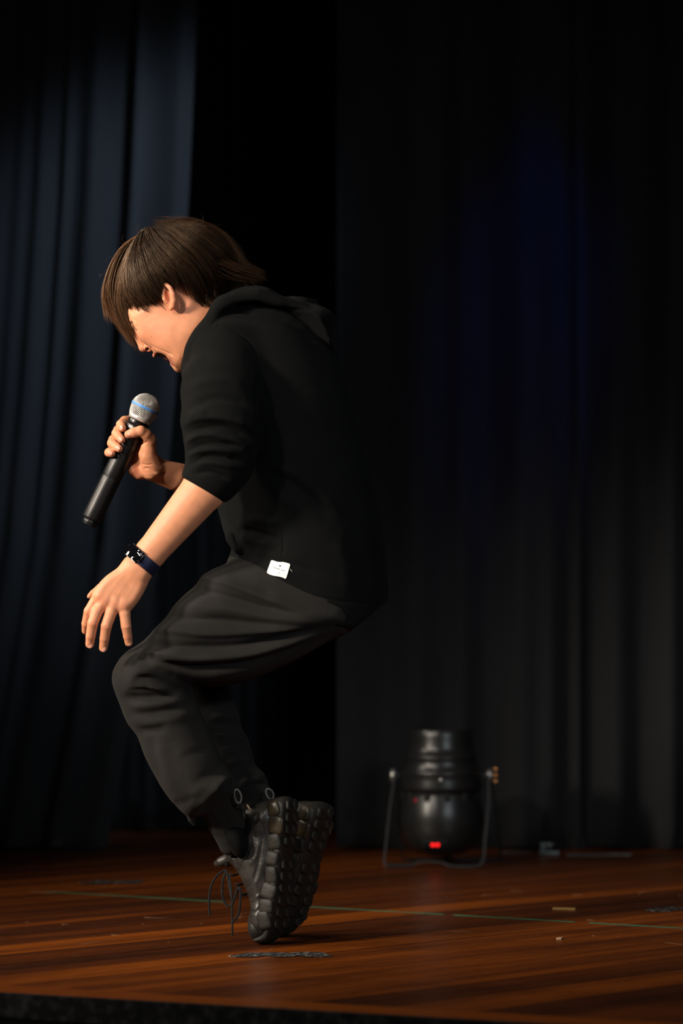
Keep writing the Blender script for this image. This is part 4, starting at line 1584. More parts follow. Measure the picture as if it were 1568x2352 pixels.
# ------------------------------------------------------------------ fitness watch on the near wrist
wc = Vector(W(329, 1287, NW))
ax = (Vector(W(318, 1305, NW)) - Vector(W(347, 1270, NW))).normalized()      # towards the hand
pp = Vector((-ax.z, 0, ax.x))
if pp.x < 0:
    pp = -pp
pn = Vector((0, 1, 0))
RA, RB = 35.5 * PX, 30.5 * PX


def wrist_pt(t, lift, along):
    """t angle about the wrist: 0 = towards the viewer, 90 = left/front"""
    c, s = math.cos(t), math.sin(t)
    p = wc + ax * along + (-pp) * (RA * s) + (-pn) * (RB * c)
    nn = ((-pp) * (s / RA) + (-pn) * (c / RB)).normalized()
    return p + nn * lift


def wrap_band(name, t0, t1, n, prof, mat, parent, close=False):
    """prof: closed section [(along, lift)]"""
    V, Fq = [], []
    m = len(prof)
    for i in range(n):
        t = t0 + (t1 - t0) * i / (n - 1)
        for a, l in prof:
            V.append(tuple(wrist_pt(t, l, a)))
    for i in range(n - 1):
        for k in range(m):
            l = (k + 1) % m
            Fq.append((i * m + k, i * m + l, (i + 1) * m + l, (i + 1) * m + k))
    Fq.append(tuple(range(m))[::-1])
    Fq.append(tuple((n - 1) * m + k for k in range(m)))
    me = bpy.data.meshes.new(name)
    me.from_pydata(V, [], Fq)
    bm = bmesh.new()
    bm.from_mesh(me)
    me2 = bm_mesh(name, bm)
    return mesh_obj(name, me2, mat, parent)


hw_ = 0.0105
watch = wrap_band('watch', math.radians(-190), math.radians(170), 64,
                  [(-hw_, 0.0002), (-hw_, 0.0019), (-hw_ + 0.001, 0.0026), (hw_ - 0.001, 0.0026), (hw_, 0.0019), (hw_, 0.0002)], M['strap'], person)
watch['label'] = 'navy strapped smart watch with a black glossy face'
# case and glass: slightly domed slab
tm = math.radians(40)
n0 = (wrist_pt(tm, 0.01, 0) - wrist_pt(tm, 0.0, 0)).normalized()
tdir = ax.cross(n0).normalized()
cpos = wrist_pt(tm, 0.0036, 0)
basis = Matrix((ax, tdir, n0)).transposed().to_4x4()


def dome_slab(name, la, lb, th, rad, zoff, corner, mat, parent):
    bm = box_bm((la, lb, th), 0)
    bmesh.ops.bevel(bm, geom=[e for e in bm.edges if abs(e.verts[0].co.z - e.verts[1].co.z) > th * 0.5], offset=corner, segments=5, affect='EDGES')
    bmesh.ops.bevel(bm, geom=[e for e in bm.edges if abs(e.verts[0].co.z - th / 2) < 1e-6 and abs(e.verts[1].co.z - th / 2) < 1e-6], offset=th * 0.3, segments=3, affect='EDGES')
    bmesh.ops.triangulate(bm, faces=[f for f in bm.faces if len(f.verts) > 4])
    bmesh.ops.subdivide_edges(bm, edges=bm.edges[:], cuts=3, use_grid_fill=True)
    for v in bm.verts:
        x, y = v.co.x, v.co.y
        v.co.z += zoff - (y * y) / (2 * rad) - (x * x) / (2 * 0.09)
    mm = basis.copy()
    mm.translation = cpos
    bmesh.ops.transform(bm, matrix=mm, verts=bm.verts)
    return mesh_obj(name, bm_mesh(name, bm), mat, parent)


dome_slab('case', 0.0235, 0.041, 0.0075, 0.055, 0.0, 0.005, M['watch_case'], watch)
dome_slab('screen', 0.0215, 0.0385, 0.0012, 0.055, 0.0042, 0.0045, M['watch_glass'], watch)

# ------------------------------------------------------------------ hair
SHELL_C = np.array([412.0, 640.0])
fa = math.radians(142)
fdir = np.array([math.cos(fa), math.sin(fa)])
udir = np.array([-fdir[1], fdir[0]])


def shell_T(Q):
    """half thickness (m) of the hair at a profile point"""
    d = Q - SHELL_C
    a = d @ fdir / 152.0
    b = d @ udir / 128.0
    q = np.clip(1 - a * a - b * b, 0.0, 1)
    return 0.090 * np.sqrt(q)


GUIDES = [
    [(322, 542), (285, 566), (258, 606), (244, 650), (242, 686), (249, 718)],
    [(325, 540), (288, 572), (264, 620), (255, 668), (263, 714), (288, 758)],
    [(328, 540), (294, 578), (274, 630), (268, 685), (280, 736), (314, 793)],
    [(324, 541), (300, 576), (286, 622), (282, 668), (288, 700), (300, 722)],
    [(326, 540), (310, 574), (303, 618), (309, 660), (324, 694), (346, 714)],
    [(330, 536), (323, 568), (328, 612), (342, 650), (356, 676), (370, 696)],
    [(338, 531), (342, 560), (362, 596), (384, 624), (396, 642), (408, 660)],
    [(345, 528), (362, 556), (392, 592), (424, 624), (444, 654), (462, 700)],
    [(362, 522), (392, 548), (430, 580), (464, 614), (486, 650), (498, 696)],
    [(384, 516), (420, 538), (462, 568), (498, 602), (520, 638), (530, 676)],
    [(406, 512), (446, 530), (490, 558), (524, 592), (544, 626), (556, 660)],
    [(428, 510), (472, 526), (514, 552), (544, 588), (560, 620), (584, 646)],
    [(450, 511), (496, 526), (530, 552), (553, 588), (566, 618), (604, 640)],
]
NG = len(GUIDES)
NS = 12
GC = np.array([catmull(g, NS) for g in GUIDES])


def guide(u):
    i = min(int(u), NG - 2)
    f = u - i
    return GC[i] * (1 - f) + GC[i + 1] * f


def hair_strand_tint(n):
    v = RNG.random(n)[:, None]
    a = np.array([0.016, 0.0080, 0.0045])
    b_ = np.array([0.060, 0.027, 0.012])
    return a * (1 - v) + b_ * v


HV, HF, HT = [], [], []
hoff = 0


def emit_strands(P, r0, tint):
    """P (n, NS, 3) centre lines; three-sided tapering strands"""
    global hoff
    n, m = P.shape[:2]
    T = np.gradient(P, axis=1)
    T /= np.linalg.norm(T, axis=2, keepdims=True) + 1e-9
    up = np.array([0.2, -1.0, 0.35])
    A = np.cross(T, up)
    A /= np.linalg.norm(A, axis=2, keepdims=True) + 1e-9
    Bq = np.cross(T, A)
    taper = np.interp(np.linspace(0, 1, m), [0, 0.1, 0.7, 1], [0.7, 1, 0.85, 0.12])
    r = r0[:, None] * taper[None]
    ring = []
    for k in range(3):
        t = 2 * math.pi * k / 3 + math.pi / 2
        ring.append(P + r[..., None] * (math.cos(t) * A + math.sin(t) * Bq))
    V = np.stack(ring, 2).reshape(-1, 3)       # n, m, 3
    base = (np.arange(n) * m * 3)[:, None, None] + (np.arange(m - 1) * 3)[None, :, None]
    k = np.arange(3)[None, None, :]
    l = (k + 1) % 3
    F = np.stack([base + k, base + l, base + 3 + l, base + 3 + k], -1).reshape(-1, 4)
    HV.append(V.astype(F32))
    HF.append((F + hoff).astype(np.int32))
    HT.append(np.repeat(tint, m * 3, axis=0).astype(F32))
    hoff += len(V)


def grow(nclump, per, urange, layer, spread_u, spread_t, width, len_jit=0.15, wave=2.0, lift=0.0, tone=1.0):
    n = nclump * per
    P = np.zeros((n, NS, 3))
    q = 0
    tint = np.zeros((n, 3))
    t = np.linspace(0, 1, NS)
    for c in range(nclump):
        u0 = RNG.uniform(*urange)
        lay0 = RNG.uniform(*layer)
        s0 = RNG.uniform(0, 0.42) ** 1.2
        e0 = 1 + RNG.uniform(-len_jit, len_jit * 0.4)
        ph = RNG.uniform(0, 6.28)
        wv = RNG.normal(0, wave, 2)
        cb = RNG.random()
        tip_shift = RNG.normal(0, 4, 2)
        swing = RNG.normal(0, 6, 2)
        for k in range(per):
            u = np.clip(u0 + RNG.normal(0, spread_u), 0, NG - 1.001)
            g = guide(u)
            gc = guide(np.clip(u0, 0, NG - 1.001))
            g = g * (1 - 0.72 * t[:, None] ** 1.3) + gc * (0.72 * t[:, None] ** 1.3)     # strands close up towards the tip
            s = np.clip(s0 + RNG.normal(0, 0.05), 0, 0.8)
            e = np.clip(e0 + RNG.normal(0, 0.05), 0.5, 1.06)
            tt = s + (e - s) * t
            pos = np.clip(tt, 0, 1) * (NS - 1)
            i = np.clip(pos.astype(int), 0, NS - 2)
            f = (pos - i)[:, None]
            Q = g[i] * (1 - f) + g[i + 1] * f
            ext = np.clip(tt - 1, 0, None)[:, None]
            Q = Q + (g[-1] - g[-3]) * ext * 4
            Q = Q + np.outer(np.sin(t * 4 + ph) * t, wv) + np.outer(t ** 2, tip_shift) + np.outer(t, swing) + np.outer(t ** 2, RNG.normal(0, 1.6, 2)) + RNG.normal(0, 0.8, 2)
            lay = lay0 + RNG.normal(0, 0.02)
            Tk = shell_T(Q)
            far = np.maximum(Tk, 0.040)
            if u < 3.4:
                lay = max(lay, -0.42 - 0.5 * max(0.0, u - 2.6)) if lay < 0 else lay
            y = lay * far
            # push strands out onto the shell where it is fullest
            y = y + np.sign(lay) * (lift + RNG.normal(0, 0.0012)) * (1 - t * 0.3)
            s_ = (CAM_D + y) / CAM_D / PXM
            P[q, :, 0] = (Q[:, 0] - 784) / PXM
            P[q, :, 1] = y
            P[q, :, 2] = CAMZ + (HOR - Q[:, 1]) / PXM
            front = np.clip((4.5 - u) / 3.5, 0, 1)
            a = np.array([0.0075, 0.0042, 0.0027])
            b_ = np.array([0.042, 0.0185, 0.0080]) * (1 + 5.0 * front)  # lit look of the front hair put into the strand colour
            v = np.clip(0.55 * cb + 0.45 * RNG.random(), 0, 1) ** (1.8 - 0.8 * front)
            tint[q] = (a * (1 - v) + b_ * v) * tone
            q += 1
    emit_strands(P, np.full(n, width) * RNG.uniform(0.7, 1.3, n), tint)


NEAR = (0, NG - 1.001)
grow(230, 16, (2.8, NG - 1.001), (-1.0, -0.86), 0.16, 0.05, 0.00042, lift=0.001)
grow(190, 14, (2.6, NG - 1.001), (-1.06, -0.96), 0.08, 0.05, 0.00036, lift=0.003, wave=4)
grow(90, 14, (2.4, 6), (-1.04, -0.8), 0.09, 0.05, 0.00036, lift=0.003, wave=4)
grow(110, 12, NEAR, (-0.86, 0.86), 0.2, 0.05, 0.00050)
grow(120, 12, NEAR, (0.86, 1.0), 0.2, 0.05, 0.00055)
grow(150, 12, (0, 3.2), (-0.5, 0.95), 0.12, 0.05, 0.00038, len_jit=0.1, wave=4)


def tuft(pts, n, r0, r1, Y, dy, width, tone=1.0, e=(0.75, 1.1)):
    G = catmull(pts, NS)
    P = np.zeros((n, NS, 3))
    t = np.linspace(0, 1, NS)
    for k in range(n):
        o0, o1 = RNG.normal(0, r0, 2), RNG.normal(0, r1, 2)
        L = RNG.uniform(*e)
        pos = np.clip(t * L, 0, 1) * (NS - 1)
        i = np.clip(pos.astype(int), 0, NS - 2)
        f = (pos - i)[:, None]
        Q = G[i] * (1 - f) + G[i + 1] * f + np.outer(1 - t, o0) + np.outer(t, o1) + np.outer(np.clip(t * L - 1, 0, 1), (G[-1] - G[-2]) * 8)
        y = np.interp(t, np.linspace(0, 1, len(Y)), Y) + RNG.normal(0, dy)
        P[k, :, 0] = (Q[:, 0] - 784) / PXM
        P[k, :, 1] = y
        P[k, :, 2] = CAMZ + (HOR - Q[:, 1]) / PXM
    v = RNG.random((n, 1)) ** 1.4
    tint = (np.array([0.008, 0.0045, 0.003]) * (1 - v) + np.array([0.045, 0.020, 0.009]) * v) * tone
    emit_strands(P, np.full(n, width), tint)


tuft([(475, 532), (430, 517), (390, 512), (352, 510)], 70, 7, 5, [-0.03, -0.02, -0.012], 0.016, 0.00034, 1.5, (0.55, 1.05))
tuft([(455, 530), (420, 520), (385, 520), (356, 524)], 60, 8, 6, [-0.045, -0.035, -0.03], 0.012, 0.00034, 1.4, (0.5, 1.0))
tuft([(500, 606), (535, 622), (570, 634), (606, 642)], 170, 8, 5, [-0.05, -0.045, -0.03], 0.012, 0.0004, 1.3)
tuft([(505, 630), (540, 645), (575, 652), (600, 652)], 110, 7, 5, [-0.05, -0.04, -0.02], 0.015, 0.0004)
tuft([(452, 672), (456, 694), (464, 706), (474, 715)], 36, 4, 2.2, [-0.066, -0.068, -0.066], 0.002, 0.00034)
tuft([(470, 665), (472, 690), (480, 706), (490, 708)], 40, 7, 4, [-0.064, -0.066, -0.064], 0.003, 0.00034)
tuft([(482, 660), (492, 685), (502, 698)], 50, 9, 5, [-0.062, -0.064, -0.062], 0.003, 0.00036)
tuft([(352, 690), (366, 704), (384, 722), (396, 736)], 5, 2, 1.2, [-0.068, -0.067, -0.066], 0.001, 0.00022)
tuft([(320, 690), (324, 706), (334, 716)], 40, 9, 6, [-0.05, -0.052, -0.053], 0.003, 0.0003)
tuft([(344, 686), (352, 700), (366, 708)], 40, 9, 5, [-0.063, -0.066, -0.066], 0.002, 0.0003)
# fly-away hairs
for i in range(26):
    a0 = RNG.uniform(0, 1)
    base = GC[0] if i % 2 else GC[-2]
    p = base[int(a0 * 7)]
    d = RNG.normal(0, 1, 2)
    out = (p - SHELL_C) / np.linalg.norm(p - SHELL_C)
    q1 = p + out * RNG.uniform(4, 10) + d * 5
    q2 = q1 + out * RNG.uniform(0, 8) + np.array([-out[1], out[0]]) * RNG.uniform(-18, 18)
    tuft([tuple(p), tuple(q1), tuple(q2)], 1, 1, 1, [RNG.uniform(-0.05, 0.02)] * 3, 0.002, 0.00016, 1.6)

# hair mass under the strands
CAP = [(330, 548), (294, 574), (268, 612), (258, 660), (262, 700), (284, 740), (304, 770), (296, 742), (280, 700), (292, 676), (322, 680), (348, 672), (364, 652), (384, 640), (404, 644), (430, 662), (452, 676), (480, 682),
       (508, 674), (534, 656), (548, 634), (550, 610), (538, 578), (510, 546), (470, 526), (420, 520), (370, 526)]
cap = [group([ell((412, 640, 0), (142, 120, 0.083), 142, k=0.001),
              Prim(poly(CAP, 0, 9, 0.002).f if False else None, (0, 0, 0), (0, 0, 0))][:1], k=0.001)]
cw = np.array([W(a, c, -0.05) for a, c in smooth_outline(CAP, 2)])
cf2 = poly2d(cw[:, [0, 2]])
cap = [ell((412, 640, 0), (146, 122, 0.0835), 142, k=0.001),
       chain([(272, 680, 0.0), (300, 752, 0.0)], [9, 5], k=0.01, ys=1.2),
       chain([(275, 690, 0.03), (300, 752, 0.03)], [9, 5], k=0.01, ys=1.5),
       Prim(lambda P: cf2(P[..., 0], P[..., 2]), (-9, -9, -9), (9, 9, 9), 'I', 0.004)]
cv, cf = sculpt(cap, 0.003)
HV.append(cv)
HF.append(cf + hoff)
HT.append(np.tile(np.array([[0.007, 0.004, 0.0026]], F32), (len(cv), 1)))
hair = mesh_obj('hair', build_mesh('hair', np.vstack(HV), np.vstack(HF), tint=np.vstack(HT)), M['hair'], person)
hair['label'] = 'tousled dark brown hair falling over the face'
print('hair', sum(len(f) for f in HF), round(time.time() - T0, 1))
# ------------------------------------------------------------------ microphone
mic_c = Vector(W(333.5, 936.5, MY))
mic_e = Vector(W(209, 1194, MY + 0.012))
mdir = (mic_c - mic_e).normalized()          # towards the grille
mq = mdir.to_track_quat('Z', 'Y')
mic = empty('microphone', mic_e)
mic.rotation_mode = 'QUATERNION'
mic.rotation_quaternion = mq
tag(mic, 'black handheld wireless microphone with silver mesh grille and blue ring in the raised hand', 'microphone')
ML = (mic_c - mic_e).length


def tz(t):
    """distance in px from grille centre towards the tail -> local z"""
    return ML - t * PX


mesh_obj('handle', lathe_mesh('handle', [(r * PX, tz(t)) for r, t in [(22.6, 179.0), (23.3, 178.8), (23.5, 178), (23.5, 150), (23.5, 120), (23.7, 80), (24.0, 60), (24.2, 50), (24.1, 48), (23.0, 46.5)]], 64), M['mic_body'], mic)
mesh_obj('battery_cover', lathe_mesh('battery_cover', [(r * PX, tz(t)) for r, t in [(18.0, 288.2), (22.0, 288), (23.0, 287), (23.5, 284.5), (23.5, 260), (23.5, 230), (23.5, 200), (23.5, 182), (23.3, 181), (22.6, 180.8)]], 64), M['mic_body'], mic)
mesh_obj('joint', lathe_mesh('joint', [(r * PX, tz(t)) for r, t in [(22.4, 182), (22.4, 178)]], 64), M['mic_black'], mic)
mesh_obj('tail', lathe_mesh('tail', [(r * PX, tz(t)) for r, t in [(17.0, 301.5), (18.0, 300.5), (18.2, 294), (18.0, 292), (17.4, 291), (17.4, 288)]], 48), M['mic_body'], mic)
mesh_obj('collar', lathe_mesh('collar', [(r * PX, tz(t)) for r, t in [(22.5, 46.4), (23.8, 45.5), (24.3, 42), (25.0, 36), (24.6, 34), (23.0, 33.5)]], 64), M['mic_black'], mic)
mesh_obj('grille_base', lathe_mesh('grille_base', [(r * PX, tz(t)) for r, t in [(23.5, 33.4), (26.2, 33), (27.2, 30), (29.2, 24), (28.4, 23.6), (26.0, 24)]], 64), M['mic_metal'], mic)
mesh_obj('foam_liner', lathe_mesh('foam_liner', [(r * PX, tz(t)) for r, t in
         [(24, 28), (27.5, 20), (30.2, 8), (30.8, 0)] + [(30.8 * math.cos(a), -30.8 * math.sin(a)) for a in np.linspace(0.1, 1.5, 10)]], 40), M['mic_foam'], mic)
mesh_obj('ring', lathe_mesh('ring', [(r * PX, tz(t)) for r, t in [(32.0, 3.4), (34.2, 2.6), (34.6, 0), (34.2, -2.6), (32.0, -3.4)]], 64, cap=False), M['mic_ring'], mic)


def grille_r(t):
    """radius of the grille at axial px t (negative = towards the tip)"""
    if t <= 0:
        return math.sqrt(max(0, 33.2 ** 2 - t * t))
    return float(np.interp(t, [0, 8, 16, 24, 28], [33.2, 32.6, 31.0, 28.8, 27.4]))


wires = []
NW_ = 50
for sgn in (1, -1):
    for k in range(NW_):
        P = []
        for i, t in enumerate(np.linspace(24.5, -32.2, 34)):
            r = grille_r(t) * PX
            # diagonal woven wires; twist slows over the crown
            a = 2 * math.pi * k / NW_ + sgn * (24.5 - t) * 0.0185
            wv = 0.00028 * math.sin(i * math.pi + k * math.pi) * sgn
            P.append(((r + wv) * math.cos(a), (r + wv) * math.sin(a), tz(t)))
        v, f = tube_arrays(np.array(P), 0.00040, 5, cap=False)
        wires.append((v, f))
join_tubes('grille_mesh', wires, M['mic_metal'], mic)['kind'] = 'stuff'
mesh_obj('antenna_cap', lathe_mesh('antenna_cap', [(r * PX, tz(t)) for r, t in [(14, 303), (17.2, 302.2), (18.0, 300.8), (16.5, 300)]], 48), M['mic_black'], mic)

# printed name round the handle just under the collar
fc = bpy.data.curves.new('mic_print', 'FONT')
fc.body = 'SHURE'
fc.size = 0.0053
fc.align_x = 'CENTER'
fc.extrude = 0.00012
fc.offset = 0.00018
to = bpy.data.objects.new('mic_print', fc)
COL.objects.link(to)
dg = bpy.context.evaluated_depsgraph_get()
tm_ = bpy.data.meshes.new_from_object(to.evaluated_get(dg))
bpy.data.objects.remove(to)
bm = bmesh.new()
bm.from_mesh(tm_)
bmesh.ops.triangulate(bm, faces=bm.faces[:])
bmesh.ops.subdivide_edges(bm, edges=[e for e in bm.edges if e.calc_length() > 0.0012], cuts=2)
inv = mq.inverted()
vl = inv @ Vector((-0.14, -1, 0.0)).normalized()     # side of the handle where the print sits
a0 = math.atan2(vl.y, vl.x)
Rm = 24.35 * PX
zc = tz(56)
for v in bm.verts:
    x, y, z = v.co
    a = a0 + x * 1.15 / Rm
    v.co = ((Rm + z) * math.cos(a), (Rm + z) * math.sin(a), zc + y)
mesh_obj('brand_print', bm_mesh('brand_print', bm, smooth=False), M['mic_text'], mic)

# ------------------------------------------------------------------ stage light standing on its bracket
YP = 1.70
sp = (CAM_D + YP) / CAM_D / PXM      # metres per px there
base = Vector(W(1012, 1986, YP))
base.z = 0
can = empty('stage_light', base)
tag(can, 'black stage light can standing upright on its bracket by the curtain', 'stage light')


def cz(py):
    return (1984.0 - py) * sp


def cl(px, py, y=0.0):
    return ((px - 1012) * sp, y, cz(py))


prof = [(20, 1964), (54, 1958), (78, 1944), (92, 1922), (98, 1898), (99, 1880), (97, 1862), (93, 1842), (88, 1824), (86, 1814), (92, 1812), (94, 1807), (94, 1804), (92, 1790), (91, 1776), (93, 1772), (90, 1768), (84, 1752), (83, 1738), (85, 1735), (80, 1732), (76, 1712), (74, 1690), (73, 1676), (70, 1672), (66, 1674), (64, 1700), (60, 1720)]
housing = mesh_obj('housing', lathe_mesh('housing', [(r * sp, cz(p)) for r, p in prof], 56), M['can'], can)
lens = mesh_obj('lens', lathe_mesh('lens', [(0.001, cz(1722)), (58 * sp, cz(1719)), (60 * sp, cz(1714)), (58 * sp, cz(1712)), (0.001, cz(1708))], 40), M['can_dark'], can)
for a in np.linspace(0, 2 * math.pi, 12, endpoint=False):
    aa = a - math.pi / 2 + 0.13
    bm = box_bm((0.016, 0.006, 0.022), 0.0025, 2)
    o = mesh_obj('vent_slot', bm_mesh('vent_slot', bm), M['can_dark'], housing)
    o.location = (88.6 * sp * math.cos(aa), 88.6 * sp * math.sin(aa), cz(1827))
    o.rotation_euler = (0, 0, aa + math.pi / 2)
for a in (-1.6, 0.5, 2.6):
    me = lathe_mesh('rivet', [(0.0045, -0.002), (0.0045, 0.001), (0.002, 0.002)], 14)
    o = mesh_obj('rivet', me, M['knob'], housing)
    o.location = (93.5 * sp * math.cos(a), 93.5 * sp * math.sin(a), cz(1786))
    o.rotation_euler = (0, math.pi / 2, a)
# two digits of the red read-out on a small panel
bm = box_bm((0.062, 0.012, 0.022), 0.003, 2)
pan = mesh_obj('display_panel', bm_mesh('display_panel', bm), M['can_dark'], can, loc=(-16 * sp, -0.087, cz(1929)), rot=(math.radians(38), 0, 0))
SEG = {'a': (0, 0.0042, 1), 'b': (0.0026, 0.0021, 0), 'c': (0.0026, -0.0021, 0), 'd': (0, -0.0042, 1), 'e': (-0.0026, -0.0021, 0), 'f': (-0.0026, 0.0021, 0), 'g': (0, 0, 1)}
for dx in (-0.0058, 0.0058):
    tubes = []
    for k, (x, z, hz) in SEG.items():
        d = np.array([0.0022, 0, 0]) if hz else np.array([0, 0, 0.0017])
        c = np.array([dx * 1.0 + x * 1.15, -0.0068, z * 0.9])
        tubes.append(tube_arrays(np.array([c - d, c, c + d]), 0.0009, 6))
    join_tubes('display_digit', tubes, M['led'], pan)
me = lathe_mesh('indicator', [(0.005, -0.002), (0.005, 0.001), (0.003, 0.002)], 14)
o = mesh_obj('indicator', me, M['led_dim'], can)
aa = -math.pi / 2 - 0.72
o.location = (91.0 * sp * math.cos(aa), 91.0 * sp * math.sin(aa), cz(1833))
o.rotation_euler = (0, math.pi / 2, aa)
me = lathe_mesh('cable_gland', [(0.011, -0.01), (0.012, 0.004), (0.007, 0.012)], 20)
mesh_obj('cable_gland', me, M['can_dark'], can, loc=(0.02, 0.05, cz(1962)))


def flat_bar(name, pts, wdt, th, mat, parent):
    """flat strip bent along pts (x,y,z); width across Y"""
    P = np.array(pts, float)
    T = np.gradient(P, axis=0)
    T /= np.linalg.norm(T, axis=1)[:, None]
    yv = np.array([0, 1.0, 0])
    Nn = np.cross(T, yv)
    Nn /= np.linalg.norm(Nn, axis=1)[:, None] + 1e-9
    Vv, Fv = [], []
    for p, nn in zip(P, Nn):
        for a, c in ((-1, -1), (1, -1), (1, 1), (-1, 1)):
            Vv.append(tuple(p + yv * a * wdt / 2 + nn * c * th / 2))
    n = len(P)
    for i in range(n - 1):
        for k in range(4):
            l = (k + 1) % 4
            Fv.append((i * 4 + k, i * 4 + l, (i + 1) * 4 + l, (i + 1) * 4 + k))
    Fv.append((0, 3, 2, 1))
    Fv.append(tuple((n - 1) * 4 + k for k in range(4)))
    me = bpy.data.meshes.new(name)
    me.from_pydata(Vv, [], Fv)
    me.update()
    return mesh_obj(name, me, mat, parent)


def tilt_bar(pts, ytop, ybot):
    zs = [p[1] for p in pts]
    z0, z1 = min(zs), max(zs)
    return [cl(px, py, ytop + (ybot - ytop) * (py - z0) / (z1 - z0)) for px, py in pts]


front_b = [(906, 1776), (902, 1800), (893, 1860), (885, 1930), (881, 1966), (884, 1977), (900, 1978), (940, 1977), (962, 1970), (1008, 1971), (1032, 1979), (1080, 1980), (1098, 1976), (1106, 1962), (1110, 1920), (1118, 1850), (1121, 1800), (1119, 1776)]
rear_b = [(908, 1776), (912, 1800), (917, 1860), (922, 1930), (926, 1958), (934, 1968), (960, 1969), (1060, 1969), (1140, 1970), (1154, 1962), (1150, 1920), (1140, 1850), (1128, 1800), (1119, 1776)]
fb = tilt_bar(front_b, -0.006, -0.085)
rb_ = tilt_bar(rear_b, 0.006, 0.10)
mn = min(p[2] for p in fb)
fb = [(x, y, z - mn + 0.003) if z < 0.03 else (x, y, z) for x, y, z in fb]
mn = min(p[2] for p in rb_)
rb_ = [(x, y, z - mn + 0.003) if z < 0.03 else (x, y, z) for x, y, z in rb_]
flat_bar('bracket', catmull(fb, 72), 0.026, 0.004, M['bracket'], can)
flat_bar('bracket', catmull(rb_, 72), 0.026, 0.004, M['bracket'], can)
for px, sg in ((905, -1), (1121, 1)):
    me = lathe_mesh('pivot_knob', [(0.006, -0.012), (0.006, -0.004), (0.014, -0.003), (0.0155, 0.0), (0.0155, 0.007), (0.013, 0.009), (0.004, 0.010)], 18)
    o = mesh_obj('pivot_knob', me, M['knob'], can, loc=cl(px, 1780), rot=(0, sg * math.pi / 2, 0))
for k in range(3):
    bm = bmesh.new()
    bmesh.ops.create_uvsphere(bm, u_segments=14, v_segments=8, radius=0.006)
    bmesh.ops.scale(bm, vec=(1, 1, 0.9), verts=bm.verts)
    mesh_obj('wing_nut', bm_mesh('wing_nut', bm), M['brass'], can, loc=cl(1138, 1765 + 14 * k, -0.01))
me = tube_mesh('wing_stem', [cl(1124, 1780), cl(1131, 1780), cl(1137, 1779, -0.004)], 0.0035, 10)
mesh_obj('wing_stem', me, M['bracket'], can)

# ------------------------------------------------------------------ marks and litter on the stage
def floor_strip(name, pts, width_fn, mat, z=0.0009, rough=0.0):
    """thin strip of tape lying on the stage along pixel points"""
    P = [ground(*p) for p in pts]
    Vv, Fv = [], []
    n = len(P)
    for i, p in enumerate(P):
        d = (P[min(i + 1, n - 1)] - P[max(i - 1, 0)]).normalized()
        s_ = Vector((-d.y, d.x, 0))
        w = width_fn(i / (n - 1)) / 2
        for sg in (-1, 1):
            for zz in (0.0001, z):
                q = p + s_ * (sg * w * (1 + rough * random.uniform(-0.5, 0.5)))
                Vv.append((q.x, q.y, zz + (rough * random.uniform(0, 0.0015) if zz == z else 0)))
    for i in range(n - 1):
        a, c = i * 4, (i + 1) * 4
        Fv += [(a + 1, a + 3, c + 3, c + 1), (a, c, c + 2, a + 2), (a, a + 1, c + 1, c), (a + 2, c + 2, c + 3, a + 3)]
    Fv += [(0, 2, 3, 1), (4 * n - 4, 4 * n - 3, 4 * n - 1, 4 * n - 2)]
    me = bpy.data.meshes.new(name)
    me.from_pydata(Vv, [], Fv)
    bm = bmesh.new()
    bm.from_mesh(me)
    me = bm_mesh(name, bm, smooth=False)
    return mesh_obj(name, me, mat)


def line_pts(x0, x1, n=30):
    # the line across the stage, as measured
    out = []
    for x in np.linspace(x0, x1, n):
        out.append((x, 2048 + (x - 108) * (84.0 / 1460.0)))
    return out


for (x0, x1, lb) in ((108, 520, 'thin green tape line on the boards left of the boots'),
                     (640, 1020, 'thin green tape line running right from behind the boots'),
                     (1042, 1320, 'thin green tape line piece right of the stage light'),
                     (1354, 1640, 'thin green tape line piece at the right edge')):
    o = floor_strip('tape_line', line_pts(x0, x1), lambda t: 0.0085 + 0.002 * math.sin(t * 23), M['green_tape'], 0.0006)
    tag(o, lb, 'tape', 'green line across the stage')
def mk(px0, px1, py, n=14, amp=2.0):
    return [(x, py + amp * math.sin(i * 0.9)) for i, x in enumerate(np.linspace(px0, px1, n))]


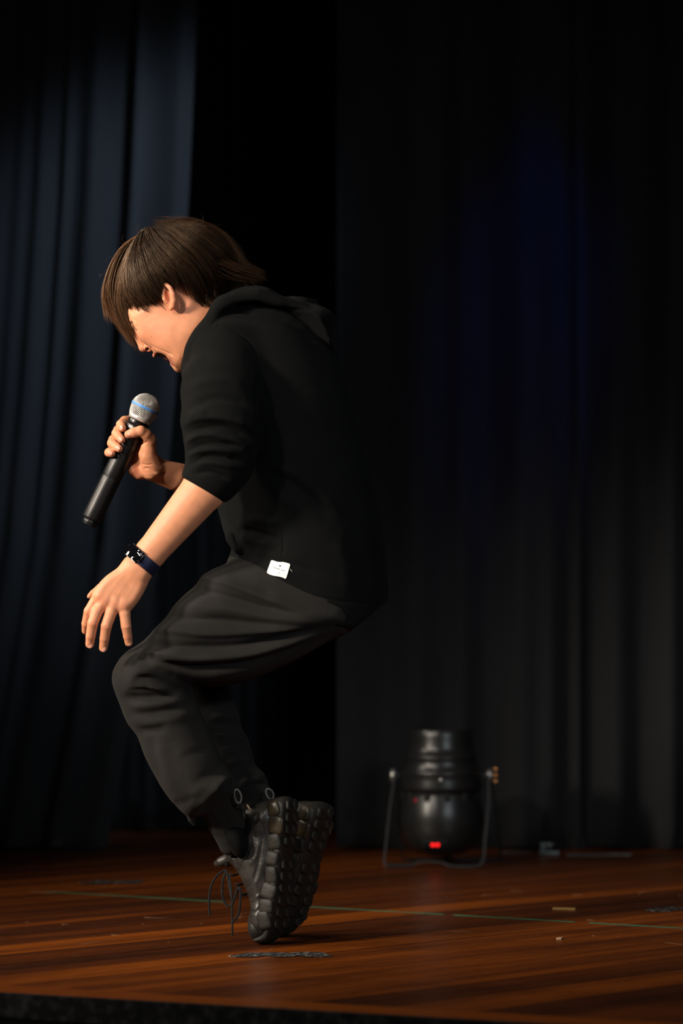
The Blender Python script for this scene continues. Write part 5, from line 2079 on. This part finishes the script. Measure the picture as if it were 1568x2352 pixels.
tag(floor_strip('tape_mark', mk(545, 755, 2193, 18, 1.2), lambda t: 0.055 + 0.012 * math.sin(t * 17), M['tape'], 0.001, 0.25), 'scuffed black tape mark on the boards in front of the boots', 'tape', 'tape marks')
tag(floor_strip('tape_mark', mk(200, 325, 2027, 14, 0.8), lambda t: 0.06 + 0.015 * math.sin(t * 9), M['tape'], 0.001, 0.6), 'scuffed black tape mark beside the left curtain', 'tape', 'tape marks')
tag(floor_strip('tape_mark', mk(1490, 1640, 2089, 14, 0.8), lambda t: 0.055 + 0.015 * math.sin(t * 9), M['tape'], 0.001, 0.6), 'scuffed black tape mark cut by the right edge', 'tape', 'tape marks')
tag(floor_strip('straw_scrap', [(1270, 2088), (1296, 2088.7), (1321, 2089.4)], lambda t: 0.016, M['scrap'], 0.003), 'small yellow scrap lying behind the green line', 'scrap')
tag(floor_strip('wood_chip', [(1281, 2156.5), (1286, 2156.8), (1291, 2157)], lambda t: 0.016, M['chip'], 0.003), 'tiny pale wood chip on the boards at right', 'scrap')
# fine scratches in the varnish
sc = []
for k in range(45):
    x = RNG.uniform(0, 1568)
    y = RNG.uniform(2030, 2180)
    g0 = ground(x, y)
    a = RNG.uniform(0, math.pi)
    L_ = RNG.uniform(0.002, 0.03) if k % 6 else RNG.uniform(0.03, 0.08)
    c = np.array([g0.x, g0.y, 0.0004])
    d = np.array([math.cos(a), math.sin(a), 0]) * L_ / 2
    m_ = c + np.array([-d[1], d[0], 0]) * RNG.uniform(-0.3, 0.3)
    sc.append(tube_arrays(np.array([c - d, m_, c + d]), RNG.uniform(0.00015, 0.00032), 4))
so = join_tubes('scratch_dust', sc, M['chip'], floor)
so['kind'] = 'stuff'
# curtain weight at the foot of the right curtain
cw_ = ground(1259, 1961)
clamp = empty('floor_clamp', (cw_.x, cw_.y - 0.02, 0.0))
tag(clamp, 'small grey metal clamp on the floor at the curtain foot', 'clamp')
mesh_obj('base', bm_mesh('base', box_bm((0.05, 0.03, 0.008), 0.002)), M['clamp'], clamp, loc=(0, 0, 0.0045))
mesh_obj('screw', lathe_mesh('screw', [(0.008, 0), (0.008, 0.012), (0.013, 0.013), (0.013, 0.02), (0.006, 0.022)], 20), M['clamp'], clamp, loc=(0, 0, 0.008))
mesh_obj('jaw', bm_mesh('jaw', box_bm((0.012, 0.024, 0.026), 0.003)), M['clamp'], clamp, loc=(-0.016, 0, 0.018))
for px0, px1, py, lb in ((1158, 1230, 1957, 'pale tape strip on the floor right of the stage light bracket'), (1300, 1450, 1963, 'pale tape strip along the foot of the right curtain')):
    tag(floor_strip('tape_strip', mk(px0, px1, py, 8, 0.4), lambda t: 0.03, M['clamp'], 0.0012), lb, 'tape')
print('done', round(time.time() - T0, 1))
